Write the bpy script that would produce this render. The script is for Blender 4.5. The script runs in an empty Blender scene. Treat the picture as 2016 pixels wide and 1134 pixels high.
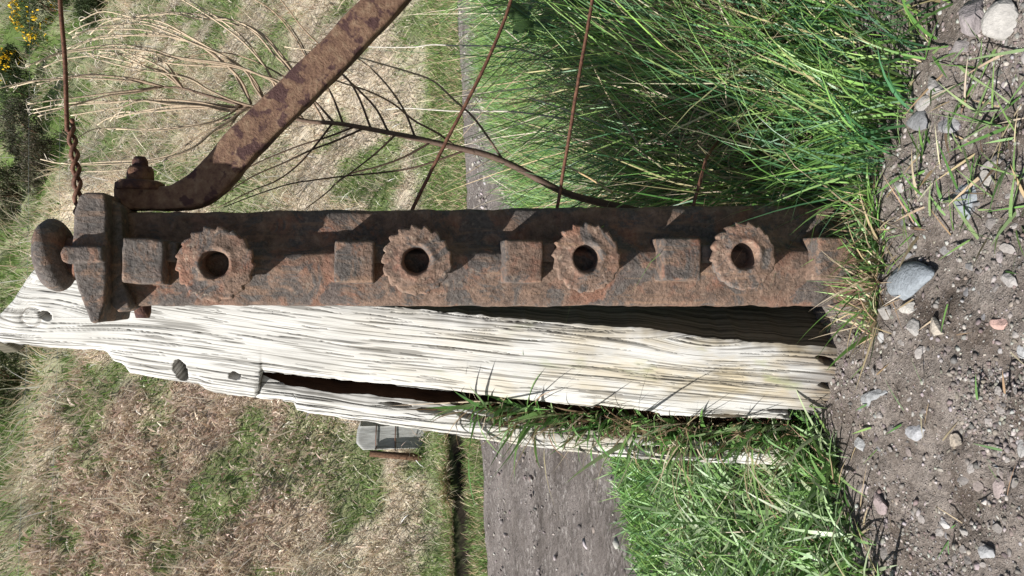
import bpy, bmesh, math, random
import numpy as np
from mathutils import Vector, Matrix

random.seed(7)
rng = np.random.default_rng(11)
sc = bpy.context.scene
COL = sc.collection

# ------------------------------------------------------------------ camera
CAM_H = 0.735
PITCH = math.radians(9.0)
FPX = 1552.0                       # focal length in photograph pixels (2016 wide)
FWD = np.array([0, math.cos(PITCH), -math.sin(PITCH)])
UPV = np.array([0, math.sin(PITCH), math.cos(PITCH)])
CAMP = np.array([0, 0, CAM_H])
cam = bpy.data.cameras.new('camera')
cam.sensor_width = 36.0
cam.sensor_fit = 'HORIZONTAL'
cam.lens = 36.0 * FPX / 2016.0
cam.clip_start = 0.02
cam.clip_end = 500
camo = bpy.data.objects.new('camera', cam)
COL.objects.link(camo)
# the phone was held on its side: world up points to the left of the picture
M = Matrix(((-UPV[0], 1, -FWD[0], 0), (-UPV[1], 0, -FWD[1], 0), (-UPV[2], 0, -FWD[2], CAM_H), (0, 0, 0, 1)))
camo.matrix_world = M
sc.camera = camo

# ------------------------------------------------------------------ light
LDIR = Vector((0.60, 0.37, -0.71)).normalized()       # the way sunlight travels
world = bpy.data.worlds.new('World')
sc.world = world
world.use_nodes = True
wn = world.node_tree.nodes
bg = wn['Background']
sky = wn.new('ShaderNodeTexSky')
sky.sky_type = 'NISHITA'
sky.sun_disc = False
sky.sun_elevation = math.asin(-LDIR.z)
sky.sun_rotation = math.atan2(-LDIR.x, -LDIR.y)
world.node_tree.links.new(sky.outputs[0], bg.inputs['Color'])
bg.inputs['Strength'].default_value = 0.05
sun = bpy.data.lights.new('sun', 'SUN')
sun.energy = 5.0
sun.angle = math.radians(0.53)
sun.color = (1.0, 0.975, 0.935)
suno = bpy.data.objects.new('sun', sun)
suno.rotation_euler = LDIR.to_track_quat('-Z', 'Y').to_euler()
suno.location = (-3, -2, 5)
COL.objects.link(suno)
vs = sc.view_settings
vs.view_transform = 'Standard'
vs.look = 'None'
vs.exposure = 0.9
vs.gamma = 1.0
vs.use_curve_mapping = False

# ------------------------------------------------------------------ numeric helpers
def ray(x, y):
    x = np.asarray(x, float); y = np.asarray(y, float)
    a = (x - 1008.0) / FPX; b = -(y - 567.0) / FPX
    return FWD[None, :] - a.reshape(-1, 1) * UPV[None, :] + b.reshape(-1, 1) * np.array([[1.0, 0, 0]])

def at_depth(x, y, Y):
    r = ray(np.atleast_1d(x), np.atleast_1d(y))
    t = np.atleast_1d(Y) / r[:, 1]
    return CAMP + r * t[:, None]

def P(x, y, Y):
    return at_depth(x, y, Y)[0]

def on_ground(x, y, z=0.0):
    r = ray(np.atleast_1d(x), np.atleast_1d(y))
    t = (z - CAM_H) / r[:, 2]
    return CAMP + r * t[:, None]

def G(x, y, z=0.0):
    return on_ground(x, y, z)[0]

def on_plane(x, y, p0, n):
    r = ray(x, y)
    t = ((p0 - CAMP) @ n) / (r @ n)
    return CAMP + r * t[:, None]

def _hash(ix, iy, iz, s):
    h = (ix.astype(np.int64) * 374761393 + iy.astype(np.int64) * 668265263 + iz.astype(np.int64) * 1442695041 + s * 974634777) & 0xFFFFFFFF
    h = ((h ^ (h >> 13)) * 1274126177) & 0xFFFFFFFF
    h = ((h ^ (h >> 16)) * 2246822519) & 0xFFFFFFFF
    return ((h ^ (h >> 15)) & 0xFFFFFF) / float(0xFFFFFF)

def vnoise(p, s=0):
    """value noise in -1..1 for an (N,3) array"""
    f = np.floor(p); d = p - f; i = f.astype(np.int64)
    w = d * d * (3 - 2 * d)
    out = 0
    for dx in (0, 1):
        wx = w[:, 0] if dx else 1 - w[:, 0]
        for dy in (0, 1):
            wy = w[:, 1] if dy else 1 - w[:, 1]
            for dz in (0, 1):
                wz = w[:, 2] if dz else 1 - w[:, 2]
                out = out + wx * wy * wz * _hash(i[:, 0] + dx, i[:, 1] + dy, i[:, 2] + dz, s)
    return out * 2 - 1

def fbm(p, octs=4, s=0, gain=0.5):
    a = 1.0; out = 0; tot = 0
    q = np.array(p, float)
    for k in range(octs):
        out = out + a * vnoise(q, s + k); tot += a
        q = q * 2.03 + 17.3; a *= gain
    return out / tot

def smooth01(e0, e1, x):
    t = np.clip((x - e0) / (e1 - e0), 0, 1)
    return t * t * (3 - 2 * t)

# ------------------------------------------------------------------ object helpers
def tag(o, label=None, cat=None, group=None, kind=None):
    if label: o['label'] = label
    if cat: o['category'] = cat
    if group: o['group'] = group
    if kind: o['kind'] = kind
    return o

def empty(name, loc):
    o = bpy.data.objects.new(name, None)
    o.location = loc
    o.empty_display_size = 0.05
    COL.objects.link(o)
    return o

def link(name, me, mat=None, parent=None, smooth=True):
    if mat: me.materials.append(mat)
    if smooth:
        me.polygons.foreach_set('use_smooth', np.ones(len(me.polygons), bool))
    o = bpy.data.objects.new(name, me)
    COL.objects.link(o)
    if parent:
        o.parent = parent
        o.matrix_parent_inverse = Matrix.Translation(-parent.location) if parent.parent is None else Matrix.Identity(4)
    return o

def root_loc(o):
    v = Vector((0, 0, 0))
    while o:
        v = v + o.location; o = o.parent
    return v

def np_mesh(name, verts, quads=None, tris=None, colors=None, uvs=None):
    me = bpy.data.meshes.new(name)
    verts = np.asarray(verts, np.float32)
    me.vertices.add(len(verts))
    me.vertices.foreach_set('co', verts.ravel())
    loops = []; starts = []; totals = []; n = 0
    for arr, k in ((quads, 4), (tris, 3)):
        if arr is not None and len(arr):
            arr = np.asarray(arr, np.int32)
            loops.append(arr.ravel())
            starts.append(np.arange(len(arr)) * k + n)
            totals.append(np.full(len(arr), k)); n += arr.size
    loops = np.concatenate(loops)
    me.loops.add(n); me.loops.foreach_set('vertex_index', loops)
    st = np.concatenate(starts).astype(np.int32)
    me.polygons.add(len(st))
    me.polygons.foreach_set('loop_start', st)
    if colors is not None:
        at = me.attributes.new('tint', 'FLOAT_COLOR', 'POINT')
        c = np.ones((len(verts), 4), np.float32); c[:, :3] = colors
        at.data.foreach_set('color', c.ravel())
    if uvs is not None:
        uvl = me.uv_layers.new(name='UVMap')
        uvl.data.foreach_set('uv', np.asarray(uvs, np.float32)[loops].ravel())
    me.update(calc_edges=True)
    me.validate()
    return me

def grid_quads(nr, nc, off=0, wrap=False):
    r = np.arange(nr - 1)[:, None]; c = np.arange(nc if wrap else nc - 1)[None, :]
    c2 = (c + 1) % nc
    a = r * nc + c; b = r * nc + c2
    return np.stack([a, b, b + nc, a + nc], -1).reshape(-1, 4) + off

def tube(pts, radii, sides=8, cap=True):
    """swept tube with parallel frames; returns verts, quads, tris"""
    pts = np.asarray(pts, float); n = len(pts)
    radii = np.broadcast_to(np.asarray(radii, float), (n,))
    tan = np.gradient(pts, axis=0); tan /= np.linalg.norm(tan, axis=1)[:, None] + 1e-12
    ref = np.array([0, -1.0, 0.1]) if abs(tan[0, 1]) < 0.9 else np.array([1.0, 0, 0])
    u = np.cross(tan[0], ref); u /= np.linalg.norm(u)
    V = []
    for i in range(n):
        u = u - tan[i] * (u @ tan[i]); u /= np.linalg.norm(u) + 1e-12
        w = np.cross(tan[i], u)
        a = np.arange(sides) / sides * 2 * math.pi
        V.append(pts[i] + radii[i] * (np.cos(a)[:, None] * u + np.sin(a)[:, None] * w))
    V = np.concatenate(V)
    Q = grid_quads(n, sides, wrap=True); T = []
    if cap:
        V = np.concatenate([V, pts[:1], pts[-1:]])
        a = np.arange(sides); b = (a + 1) % sides; k = n * sides
        T = np.concatenate([np.stack([b, a, np.full(sides, k)], -1), np.stack([a + k - sides, b + k - sides, np.full(sides, k + 1)], -1)])
    return V, Q, T

def smooth_path(pts, n=24):
    """Catmull-Rom through points"""
    p = np.asarray(pts, float)
    p = np.concatenate([[2 * p[0] - p[1]], p, [2 * p[-1] - p[-2]]])
    out = []
    m = len(p) - 3
    for k in range(n + 1):
        t = k / n * m; i = min(int(t), m - 1); t -= i
        a, b, c, d = p[i], p[i + 1], p[i + 2], p[i + 3]
        out.append(0.5 * (2 * b + (c - a) * t + (2 * a - 5 * b + 4 * c - d) * t * t + (3 * b - a - 3 * c + d) * t ** 3))
    return np.array(out)

def blades(base, azim, lean, length, width, curve, color, segs=4, twist=None, droop_floor=None):
    """grass blades: base (N,3); lean from vertical at the root; curve = extra bend along the blade"""
    N = len(base)
    azim = np.broadcast_to(azim, N); lean = np.broadcast_to(lean, N); length = np.broadcast_to(length, N)
    width = np.broadcast_to(width, N); curve = np.broadcast_to(curve, N)
    h = np.stack([np.cos(azim), np.sin(azim), np.zeros(N)], -1)
    tw = rng.uniform(0, 2 * math.pi, N) if twist is None else twist
    pos = np.array(base, float)
    V = np.zeros((N, 2 * segs + 1, 3), np.float32)
    side0 = np.stack([np.cos(tw), np.sin(tw), np.zeros(N)], -1)
    for k in range(segs + 1):
        f = k / segs
        ang = lean + curve * f
        d = h * np.sin(ang)[:, None] + np.array([0, 0, 1.0]) * np.cos(ang)[:, None]
        s = side0 - d * np.sum(side0 * d, 1)[:, None]
        s /= np.linalg.norm(s, axis=1)[:, None] + 1e-9
        w = width * 0.5 * (1 - f ** 1.7) * (0.65 + 0.35 * min(1, f * 4))
        if k < segs:
            V[:, 2 * k] = pos - s * w[:, None]; V[:, 2 * k + 1] = pos + s * w[:, None]
            pos = pos + d * (length / segs)[:, None]
        else:
            V[:, 2 * segs] = pos
    if droop_floor is not None:
        z = V[:, :, 2]; z[:] = np.maximum(z, droop_floor)
    m = 2 * segs + 1
    o = (np.arange(N) * m)[:, None]
    Q = [np.stack([o[:, 0] + 2 * k, o[:, 0] + 2 * k + 1, o[:, 0] + 2 * k + 3, o[:, 0] + 2 * k + 2], -1) for k in range(segs - 1)]
    Q = np.concatenate(Q) if Q else None
    T = np.stack([o[:, 0] + 2 * segs - 2, o[:, 0] + 2 * segs - 1, o[:, 0] + 2 * segs], -1)
    C = np.repeat(np.asarray(color, np.float32), m, axis=0)
    return V.reshape(-1, 3), Q, T, C

class Heap:
    """collects pieces of one mass (grass, gravel) into one mesh"""
    def __init__(self): self.V = []; self.Q = []; self.T = []; self.C = []; self.n = 0
    def add(self, V, Q, T, C=None):
        self.V.append(V)
        if Q is not None and len(Q): self.Q.append(np.asarray(Q) + self.n)
        if T is not None and len(T): self.T.append(np.asarray(T) + self.n)
        self.C.append(C if C is not None else np.ones((len(V), 3), np.float32)); self.n += len(V)
    def build(self, name, mat, parent=None, smooth=True):
        me = np_mesh(name, np.concatenate(self.V), np.concatenate(self.Q) if self.Q else None,
                     np.concatenate(self.T) if self.T else None, np.concatenate(self.C))
        return link(name, me, mat, parent, smooth)

def mixcol(a, b, t):
    return np.asarray(a)[None, :] * (1 - t[:, None]) + np.asarray(b)[None, :] * t[:, None]

def palette(n, cols, jitter=0.18, probs=None):
    cols = np.asarray(cols, float)
    idx = rng.choice(len(cols), n, p=probs)
    c = cols[idx] * rng.uniform(1 - jitter, 1 + jitter, (n, 1)) * rng.uniform(1 - jitter * .35, 1 + jitter * .35, (n, 3))
    return c.astype(np.float32)

# ------------------------------------------------------------------ materials
def new_mat(name):
    m = bpy.data.materials.new(name); m.use_nodes = True
    nt = m.node_tree
    return m, nt.nodes, nt.links, nt.nodes['Principled BSDF']

def noise(N, L, vec, scale, detail=4, rough=0.55, dist=0.0):
    n = N.new('ShaderNodeTexNoise'); n.inputs['Scale'].default_value = scale
    n.inputs['Detail'].default_value = detail; n.inputs['Roughness'].default_value = rough
    n.inputs['Distortion'].default_value = dist
    L.new(vec, n.inputs['Vector']); return n.outputs['Fac']

def ramp(N, L, fac, stops):
    r = N.new('ShaderNodeValToRGB'); e = r.color_ramp.elements
    while len(e) < len(stops): e.new(0.5)
    for k, (p, c) in enumerate(stops):
        e[k].position = p; e[k].color = (*c, 1) if len(c) == 3 else c
    L.new(fac, r.inputs['Fac']); return r.outputs['Color']

def mix(N, L, fac, a, b, mode='MIX'):
    m = N.new('ShaderNodeMix'); m.data_type = 'RGBA'; m.blend_type = mode
    if isinstance(fac, (int, float)): m.inputs[0].default_value = fac
    else: L.new(fac, m.inputs[0])
    for sock, v in ((m.inputs[6], a), (m.inputs[7], b)):
        if isinstance(v, tuple): sock.default_value = (*v, 1)
        else: L.new(v, sock)
    return m.outputs[2]

def bump(N, L, height, strength, dist, prev=None):
    b = N.new('ShaderNodeBump'); b.inputs['Strength'].default_value = strength; b.inputs['Distance'].default_value = dist
    L.new(height, b.inputs['Height'])
    if prev is not None: L.new(prev, b.inputs['Normal'])
    return b.outputs['Normal']

def coords(N, which='Object'):
    return N.new('ShaderNodeTexCoord').outputs[which]

def geo_pos(N):
    return N.new('ShaderNodeNewGeometry').outputs['Position']

def iron_mat(name, pale=0.5, dark=0.5, orange=0.5, gain=1.0):
    m, N, L, B = new_mat(name)
    p = geo_pos(N)
    big = noise(N, L, p, 16, 5, 0.62, 0.6)
    mid = noise(N, L, p, 48, 8, 0.78, 0.5)
    fine = noise(N, L, p, 170, 4, 0.7)
    base = ramp(N, L, mid, [(0.30, (0.070, 0.054, 0.046)), (0.46, (0.165, 0.112, 0.084)), (0.60, (0.265, 0.175, 0.128)), (0.78, (0.38, 0.285, 0.22))])
    om = ramp(N, L, big, [(0.50 - 0.10 * (orange - .5), (0, 0, 0)), (0.64 - 0.10 * (orange - .5), (1, 1, 1))])
    ocol = ramp(N, L, fine, [(0.3, (0.19, 0.068, 0.040)), (0.6, (0.36, 0.155, 0.095)), (0.8, (0.46, 0.26, 0.18))])
    om2 = N.new('ShaderNodeMath'); om2.operation = 'MULTIPLY'; om2.inputs[1].default_value = 0.5; L.new(om, om2.inputs[0])
    c = mix(N, L, om2.outputs[0], base, ocol)
    # worn grey-black coating left in patches
    shift = N.new('ShaderNodeVectorMath'); shift.inputs[1].default_value = (3.1, 7.7, 1.3); L.new(p, shift.inputs[0])
    pat = noise(N, L, shift.outputs[0], 15, 6, 0.72, 1.0)
    dm = ramp(N, L, pat, [(0.58 - 0.14 * dark, (0, 0, 0)), (0.64 - 0.14 * dark, (1, 1, 1))])
    dm2 = N.new('ShaderNodeMath'); dm2.operation = 'MULTIPLY'; dm2.inputs[1].default_value = 0.8; L.new(dm, dm2.inputs[0])
    c = mix(N, L, dm2.outputs[0], c, ramp(N, L, fine, [(0.3, (0.052, 0.050, 0.049)), (0.7, (0.150, 0.142, 0.134))]))
    if pale:
        sp = noise(N, L, shift.outputs[0], 90, 3, 0.6)
        pm = ramp(N, L, sp, [(0.60, (0, 0, 0)), (0.72, (pale, pale, pale))])
        c = mix(N, L, pm, c, (0.42, 0.33, 0.25))
    L.new(c, B.inputs['Base Color'])
    B.inputs['Roughness'].default_value = 0.82
    B.inputs['Specular IOR Level'].default_value = 0.3
    vor = N.new('ShaderNodeTexVoronoi'); vor.inputs['Scale'].default_value = 150; L.new(p, vor.inputs['Vector'])
    mpz = N.new('ShaderNodeMapping'); mpz.inputs['Scale'].default_value = (75, 75, 7); L.new(p, mpz.inputs['Vector'])
    stk = ramp(N, L, noise(N, L, mpz.outputs[0], 1.0, 4, 0.6, 0.3), [(0.56, (0, 0, 0)), (0.70, (0.75, 0.75, 0.75))])
    c = mix(N, L, stk, c, (0.30, 0.19, 0.125))
    mot = noise(N, L, shift.outputs[0], 70, 8, 0.85, 0.6)
    c = mix(N, L, 1.0, c, ramp(N, L, mot, [(0.30, (0.30 * gain, 0.29 * gain, 0.29 * gain)), (0.43, (0.80 * gain, 0.80 * gain, 0.80 * gain)), (0.70, (1.08 * gain, 1.05 * gain, 1.02 * gain))]), 'MULTIPLY')
    L.new(c, B.inputs['Base Color'])
    n1 = bump(N, L, mid, 0.6, 0.0045)
    n2 = bump(N, L, fine, 0.9, 0.003, n1)
    n3 = bump(N, L, vor.outputs['Distance'], 0.35, 0.002, n2)
    L.new(n3, B.inputs['Normal'])
    return m

def wood_mat(name, c_light, c_mid, c_dark, stain=True):
    m, N, L, B = new_mat(name)
    uv = N.new('ShaderNodeUVMap'); uv.uv_map = 'UVMap'
    def mapped(sx, sy):
        mp = N.new('ShaderNodeMapping'); mp.inputs['Scale'].default_value = (sx, sy, 1)
        L.new(uv.outputs[0], mp.inputs['Vector']); return mp.outputs[0]
    fine = noise(N, L, mapped(11, 420), 1.0, 2, 0.6)
    med = noise(N, L, mapped(5.5, 210), 1.0, 1.5, 0.55, 0.05)
    crk = noise(N, L, mapped(3.0, 120), 1.0, 1.5, 0.5, 0.05)
    blot = noise(N, L, mapped(9, 22), 1.0, 4, 0.6)
    tone = noise(N, L, mapped(5, 34), 1.0, 5, 0.65)
    c = ramp(N, L, tone, [(0.34, c_mid), (0.50, c_light)])
    c = mix(N, L, ramp(N, L, fine, [(0.36, (0.6, 0.6, 0.6)), (0.50, (0, 0, 0))]), c, c_mid)
    c = mix(N, L, ramp(N, L, med, [(0.40, (0.7, 0.7, 0.7)), (0.44, (0, 0, 0))]), c, (0.12, 0.112, 0.098))
    c = mix(N, L, ramp(N, L, crk, [(0.27, (0.8, 0.8, 0.8)), (0.30, (0, 0, 0))]), c, c_dark)
    if stain:
        sx = N.new('ShaderNodeSeparateXYZ'); L.new(uv.outputs[0], sx.inputs[0])
        low = N.new('ShaderNodeMapRange'); low.inputs[1].default_value = 0.45; low.inputs[2].default_value = 1.15
        L.new(sx.outputs[0], low.inputs[0])
        mm = N.new('ShaderNodeMath'); mm.operation = 'MULTIPLY'
        L.new(low.outputs[0], mm.inputs[0]); L.new(ramp(N, L, blot, [(0.42, (0, 0, 0)), (0.62, (1, 1, 1))]), mm.inputs[1])
        c = mix(N, L, mm.outputs[0], c, (0.42, 0.36, 0.26), 'MULTIPLY') if False else mix(N, L, mm.outputs[0], c, mix(N, L, 1.0, c, (0.86, 0.76, 0.58), 'MULTIPLY'))
        alg = ramp(N, L, noise(N, L, mapped(6, 14), 1.7, 3, 0.6), [(0.60, (0, 0, 0)), (0.72, (0.6, 0.6, 0.6))])
        ma = N.new('ShaderNodeMath'); ma.operation = 'MULTIPLY'; L.new(low.outputs[0], ma.inputs[0]); L.new(alg, ma.inputs[1])
        c = mix(N, L, ma.outputs[0], c, (0.26, 0.29, 0.13))
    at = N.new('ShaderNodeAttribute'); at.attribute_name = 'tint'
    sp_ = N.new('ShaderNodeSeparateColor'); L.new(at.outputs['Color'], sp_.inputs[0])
    c = mix(N, L, sp_.outputs[0], c, ramp(N, L, blot, [(0.3, (0.018, 0.011, 0.007)), (0.6, (0.075, 0.042, 0.025)), (0.8, (0.14, 0.08, 0.045))]))  # rot brown, with painted shade in the pits and split walls
    c = mix(N, L, sp_.outputs[2], c, (0.095, 0.088, 0.076))
    c = mix(N, L, sp_.outputs[1], c, ramp(N, L, med, [(0.35, (0.05, 0.046, 0.034)), (0.6, (0.15, 0.135, 0.10))]))  # right wall: less bleached wood, its shade put into the colour
    L.new(c, B.inputs['Base Color'])
    B.inputs['Roughness'].default_value = 0.85
    B.inputs['Specular IOR Level'].default_value = 0.2
    n1 = bump(N, L, crk, 0.12, 0.002)
    n2 = bump(N, L, med, 0.4, 0.0015, n1)
    n3 = bump(N, L, fine, 0.5, 0.0012, n2)
    L.new(n3, B.inputs['Normal'])
    return m

def tint_mat(name, rough=0.6, trans=0.0, spec=0.3, bumps=0.0, bscale=60):
    m, N, L, B = new_mat(name)
    a = N.new('ShaderNodeAttribute'); a.attribute_name = 'tint'
    p = geo_pos(N)
    v = ramp(N, L, noise(N, L, p, bscale, 3), [(0.25, (0.72, 0.72, 0.72)), (0.75, (1.2, 1.2, 1.2))])
    c = mix(N, L, 1.0, a.outputs['Color'], v, 'MULTIPLY')
    L.new(c, B.inputs['Base Color'])
    B.inputs['Roughness'].default_value = rough
    B.inputs['Specular IOR Level'].default_value = spec
    if bumps:
        L.new(bump(N, L, noise(N, L, p, bscale * 2, 4), bumps, 0.004), B.inputs['Normal'])
    if trans:
        out = N['Material Output']
        t = N.new('ShaderNodeBsdfTranslucent'); L.new(c, t.inputs['Color'])
        ms = N.new('ShaderNodeMixShader'); ms.inputs[0].default_value = trans
        L.new(B.outputs[0], ms.inputs[1]); L.new(t.outputs[0], ms.inputs[2]); L.new(ms.outputs[0], out.inputs['Surface'])
    return m

def plain_mat(name, cols, scale=40, rough=0.85, bstr=0.5, bdist=0.003):
    m, N, L, B = new_mat(name)
    p = geo_pos(N)
    n = noise(N, L, p, scale, 5, 0.65)
    k = len(cols)
    c = ramp(N, L, n, [(0.28 + 0.44 * i / max(1, k - 1), cc) for i, cc in enumerate(cols)])
    L.new(c, B.inputs['Base Color'])
    B.inputs['Roughness'].default_value = rough
    B.inputs['Specular IOR Level'].default_value = 0.25
    L.new(bump(N, L, noise(N, L, p, scale * 2.5, 4, 0.65), bstr, bdist), B.inputs['Normal'])
    return m

MAT = {}
MAT['iron'] = iron_mat('rusted cast iron', 0.35, 0.6, 0.75, 0.82)
MAT['iron_boss'] = iron_mat('grey worn iron', 0.3, 0.85, 0.4, 0.92)
MAT['iron_dark'] = iron_mat('dark pitted iron', 0.3, 1.25, 0.2)
MAT['iron_wheel'] = iron_mat('rusted wheel iron', 0.6, 0.45, 0.45, 1.08)
MAT['rust'] = plain_mat('deep rust', [(0.030, 0.018, 0.020), (0.075, 0.036, 0.028), (0.16, 0.085, 0.052), (0.21, 0.135, 0.082)], 55, 0.85, 0.8, 0.004)
MAT['wire'] = plain_mat('rusty wire', [(0.045, 0.022, 0.017), (0.12, 0.055, 0.035), (0.20, 0.10, 0.06)], 160, 0.7, 0.6, 0.001)
MAT['wood'] = wood_mat('bleached timber', (0.47, 0.46, 0.435), (0.36, 0.35, 0.325), (0.040, 0.038, 0.032))
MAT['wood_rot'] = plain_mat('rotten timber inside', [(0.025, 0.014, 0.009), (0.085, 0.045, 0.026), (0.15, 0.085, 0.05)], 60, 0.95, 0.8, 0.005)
MAT['wood_far'] = wood_mat('grey far timber', (0.30, 0.30, 0.285), (0.19, 0.19, 0.18), (0.03, 0.045, 0.04), False)
MAT['grass'] = tint_mat('grass blades', 0.42, 0.28, 0.45, 0, 25)
MAT['straw'] = tint_mat('dry straw', 0.7, 0.15, 0.25, 0, 30)
MAT['hillveg'] = tint_mat('hillside blades', 0.75, 0.2, 0.2, 0, 3)
MAT['stone'] = tint_mat('stone', 0.8, 0, 0.3, 0.6, 110)
MAT['gravel'] = tint_mat('gravel', 0.85, 0, 0.25, 0.4, 150)
MAT['stalk'] = tint_mat('dead stalk', 0.7, 0, 0.3, 0.3, 120)

# ------------------------------------------------------------------ terrain
TS = 0.488                                   # the track runs off to the right at this slope
def q_of(x, y): return y - TS * x            # distance across the track

def q_near(x):
    """near edge of the track: the verge widens to the right"""
    return np.clip(3.34 + 1.05 * x, 1.9, 4.9)

def height(x, y):
    q = q_of(x, y)
    p = np.stack([x, y, np.zeros_like(x)], -1)
    q = q + 0.10 * fbm(p * np.array([1.6, 0.3, 1]), 3, 8) * smooth01(6.9, 7.2, q)
    z = np.zeros_like(x)
    z += 0.012 * fbm(p * 3.0, 3, 5) * smooth01(1.4, 2.4, q)
    # far verge, low cut bank, then the hill
    z += smooth01(6.75, 7.25, q) * 0.05
    cut = 0.5 + 0.5 * smooth01(-0.6, -1.2, x)
    z += smooth01(7.38, 7.50, q) * 0.15 * cut + smooth01(7.3, 8.0, q) * 0.20 * (1 - cut)
    up = np.maximum(q - 7.7, 0)
    z += 0.80 * (np.sqrt(up * up + 0.25) - 0.5)
    lump = smooth01(7.6, 9.0, q)
    z += lump * (0.22 * fbm(p * 0.55 + 3, 4, 9) + 0.16 * fbm(p * 2.2, 3, 21) + 0.10 * np.abs(fbm(p * 4.5, 2, 23))) * np.clip(q / 14, 0.6, 2.2)
    return z

def warp(n, lo, hi, c, tight):
    t0 = math.asinh((lo - c) / tight); t1 = math.asinh((hi - c) / tight)
    return c + np.sinh(np.linspace(t0, t1, n)) * tight

gx = warp(330, -95, 95, 0, 2.6)
gy = warp(420, -60, 110, 6.5, 3.0)
X, Y = np.meshgrid(gx, gy)
X = X.ravel(); Y = Y.ravel()
Z = height(X, Y)
Q_ = q_of(X, Y)
# lie under the finer near sheets
Z -= 0.05 * (1 - smooth01(2.0, 2.6, np.abs(X))) * (1 - smooth01(-0.3, 0.2, Q_ - q_near(X))) * smooth01(-1.2, -0.8, Y)
Z -= 0.05 * smooth01(-0.1, 0.2, Q_ - q_near(X)) * (1 - smooth01(6.5, 6.75, Q_))

def hill_mask(x, y):
    """straw / bracken / green weights on the hillside (cover that really differs)"""
    q = q_of(x, y)
    p = np.stack([x, y, np.zeros_like(x)], -1)
    n1 = fbm(p * 0.55, 3, 40); n2 = fbm(p * 1.5, 3, 60); n3 = fbm(p * np.array([0.7, 1.6, 1]), 3, 80)
    side = x / np.maximum(y, 1)
    br = smooth01(-0.03, -0.13, side + 0.08 * n1 + 0.06 * n2) * smooth01(9.4, 10.9, q + 1.6 * n1 + 1.0 * n2) * (1 - smooth01(14.5, 17.5, q + 3 * n1)) * 0.9
    gr = np.zeros_like(x)
    gr = np.maximum(gr, smooth01(0.18, 0.42, n2 + 0.07) * 0.9)
    right = smooth01(-0.03, 0.06, side)
    gr = np.maximum(gr, right * smooth01(9.6, 11.4, q) * smooth01(-0.12, 0.30, n3) * 0.75)
    gr = np.maximum(gr, smooth01(15.5, 18, q + 2 * n1) * (0.55 + 0.45 * smooth01(-0.2, 0.2, n2)))
    gr = np.maximum(gr, (1 - smooth01(7.8, 8.5, q + 0.9 * n2)) * 0.9)
    gr = gr * (1 - 0.15 * smooth01(8.9, 9.6, q) * (1 - smooth01(10.6, 11.4, q)))
    gr = gr * (1 - 0.25 * br)
    gr = np.maximum(gr, br * smooth01(0.10, 0.28, fbm(p * np.array([1.1, 0.8, 1]), 3, 97)) * 0.9)
    return br, gr

br, gr = hill_mask(X, Y)
soil = np.array([0.46, 0.395, 0.305])
C = np.tile(soil, (len(X), 1))
C = C * (1 - br[:, None]) + np.array([0.40, 0.315, 0.245]) * br[:, None]
C = C * (1 - gr[:, None]) + np.array([0.10, 0.145, 0.042]) * gr[:, None]
Q_ = Q_ + 0.10 * fbm(np.stack([X * 1.6, Y * 0.3, X * 0], -1), 3, 8)
flat = 1 - smooth01(6.6, 7.0, Q_)
C = C * (1 - flat[:, None]) + np.array([0.085, 0.080, 0.055]) * flat[:, None]
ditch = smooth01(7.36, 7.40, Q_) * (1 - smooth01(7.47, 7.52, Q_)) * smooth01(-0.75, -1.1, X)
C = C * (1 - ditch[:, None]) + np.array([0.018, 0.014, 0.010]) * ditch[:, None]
mG = tint_mat('rough hillside soil', 0.95, 0, 0.1, 0.9, 16)
ground = link('ground', np_mesh('ground', np.stack([X, Y, Z], -1), grid_quads(420, 330), None, C), mG)
tag(ground, kind='structure')

# ---- the stony track crossing behind
nt_, nq = 520, 150
tt = warp(nt_, -30, 30, 0, 2.5)
qq = np.linspace(0, 1, nq)
T2, QF = np.meshgrid(tt, qq)
T2 = T2.ravel(); QF = QF.ravel()
p = np.stack([T2, np.zeros_like(T2), np.zeros_like(T2)], -1)
qn = q_near(T2) + 0.07 * fbm(p * 2.3, 3, 3) + 0.04 * fbm(p * 9, 2, 4)
qf = 6.72 + 0.06 * fbm(p * 1.8, 3, 6)
qv = qn * (1 - QF) + qf * QF
xs = T2; ys = qv + TS * T2
p = np.stack([xs, ys, np.zeros_like(xs)], -1)
zt = height(xs, ys) + 0.004 + 0.012 * fbm(p * 5, 4, 31) + 0.010 * fbm(p * 16, 3, 32)
rut = np.exp(-((qv - 4.2) / 0.35) ** 2) + np.exp(-((qv - 5.7) / 0.3) ** 2)
zt -= 0.02 * rut - 0.018 * np.exp(-((qv - 4.95) / 0.35) ** 2)
zt += 0.016 - 0.075 * (1 - smooth01(0, 0.015, QF)) - 0.075 * smooth01(0.985, 1, QF)
mT, N, L, B = new_mat('stony track')
gp = geo_pos(N)
vor = N.new('ShaderNodeTexVoronoi'); vor.inputs['Scale'].default_value = 60; vor.inputs['Randomness'].default_value = 1; L.new(gp, vor.inputs['Vector'])
sep = N.new('ShaderNodeSeparateColor'); L.new(vor.outputs['Color'], sep.inputs[0])
cs = ramp(N, L, sep.outputs[0], [(0.0, (0.085, 0.072, 0.064)), (0.55, (0.175, 0.152, 0.138)), (0.9, (0.27, 0.24, 0.222)), (1.0, (0.42, 0.39, 0.36))])
cd = ramp(N, L, noise(N, L, gp, 2.2, 5, 0.65), [(0.36, (0.078, 0.064, 0.056)), (0.60, (0.235, 0.204, 0.186))])
c = mix(N, L, ramp(N, L, noise(N, L, gp, 5, 4), [(0.4, (0.2, 0.2, 0.2)), (0.6, (0.8, 0.8, 0.8))]), cd, cs)
L.new(c, B.inputs['Base Color']); B.inputs['Roughness'].default_value = 0.9; B.inputs['Specular IOR Level'].default_value = 0.2
nb = bump(N, L, vor.outputs['Distance'], 0.3, 0.015)
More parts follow.
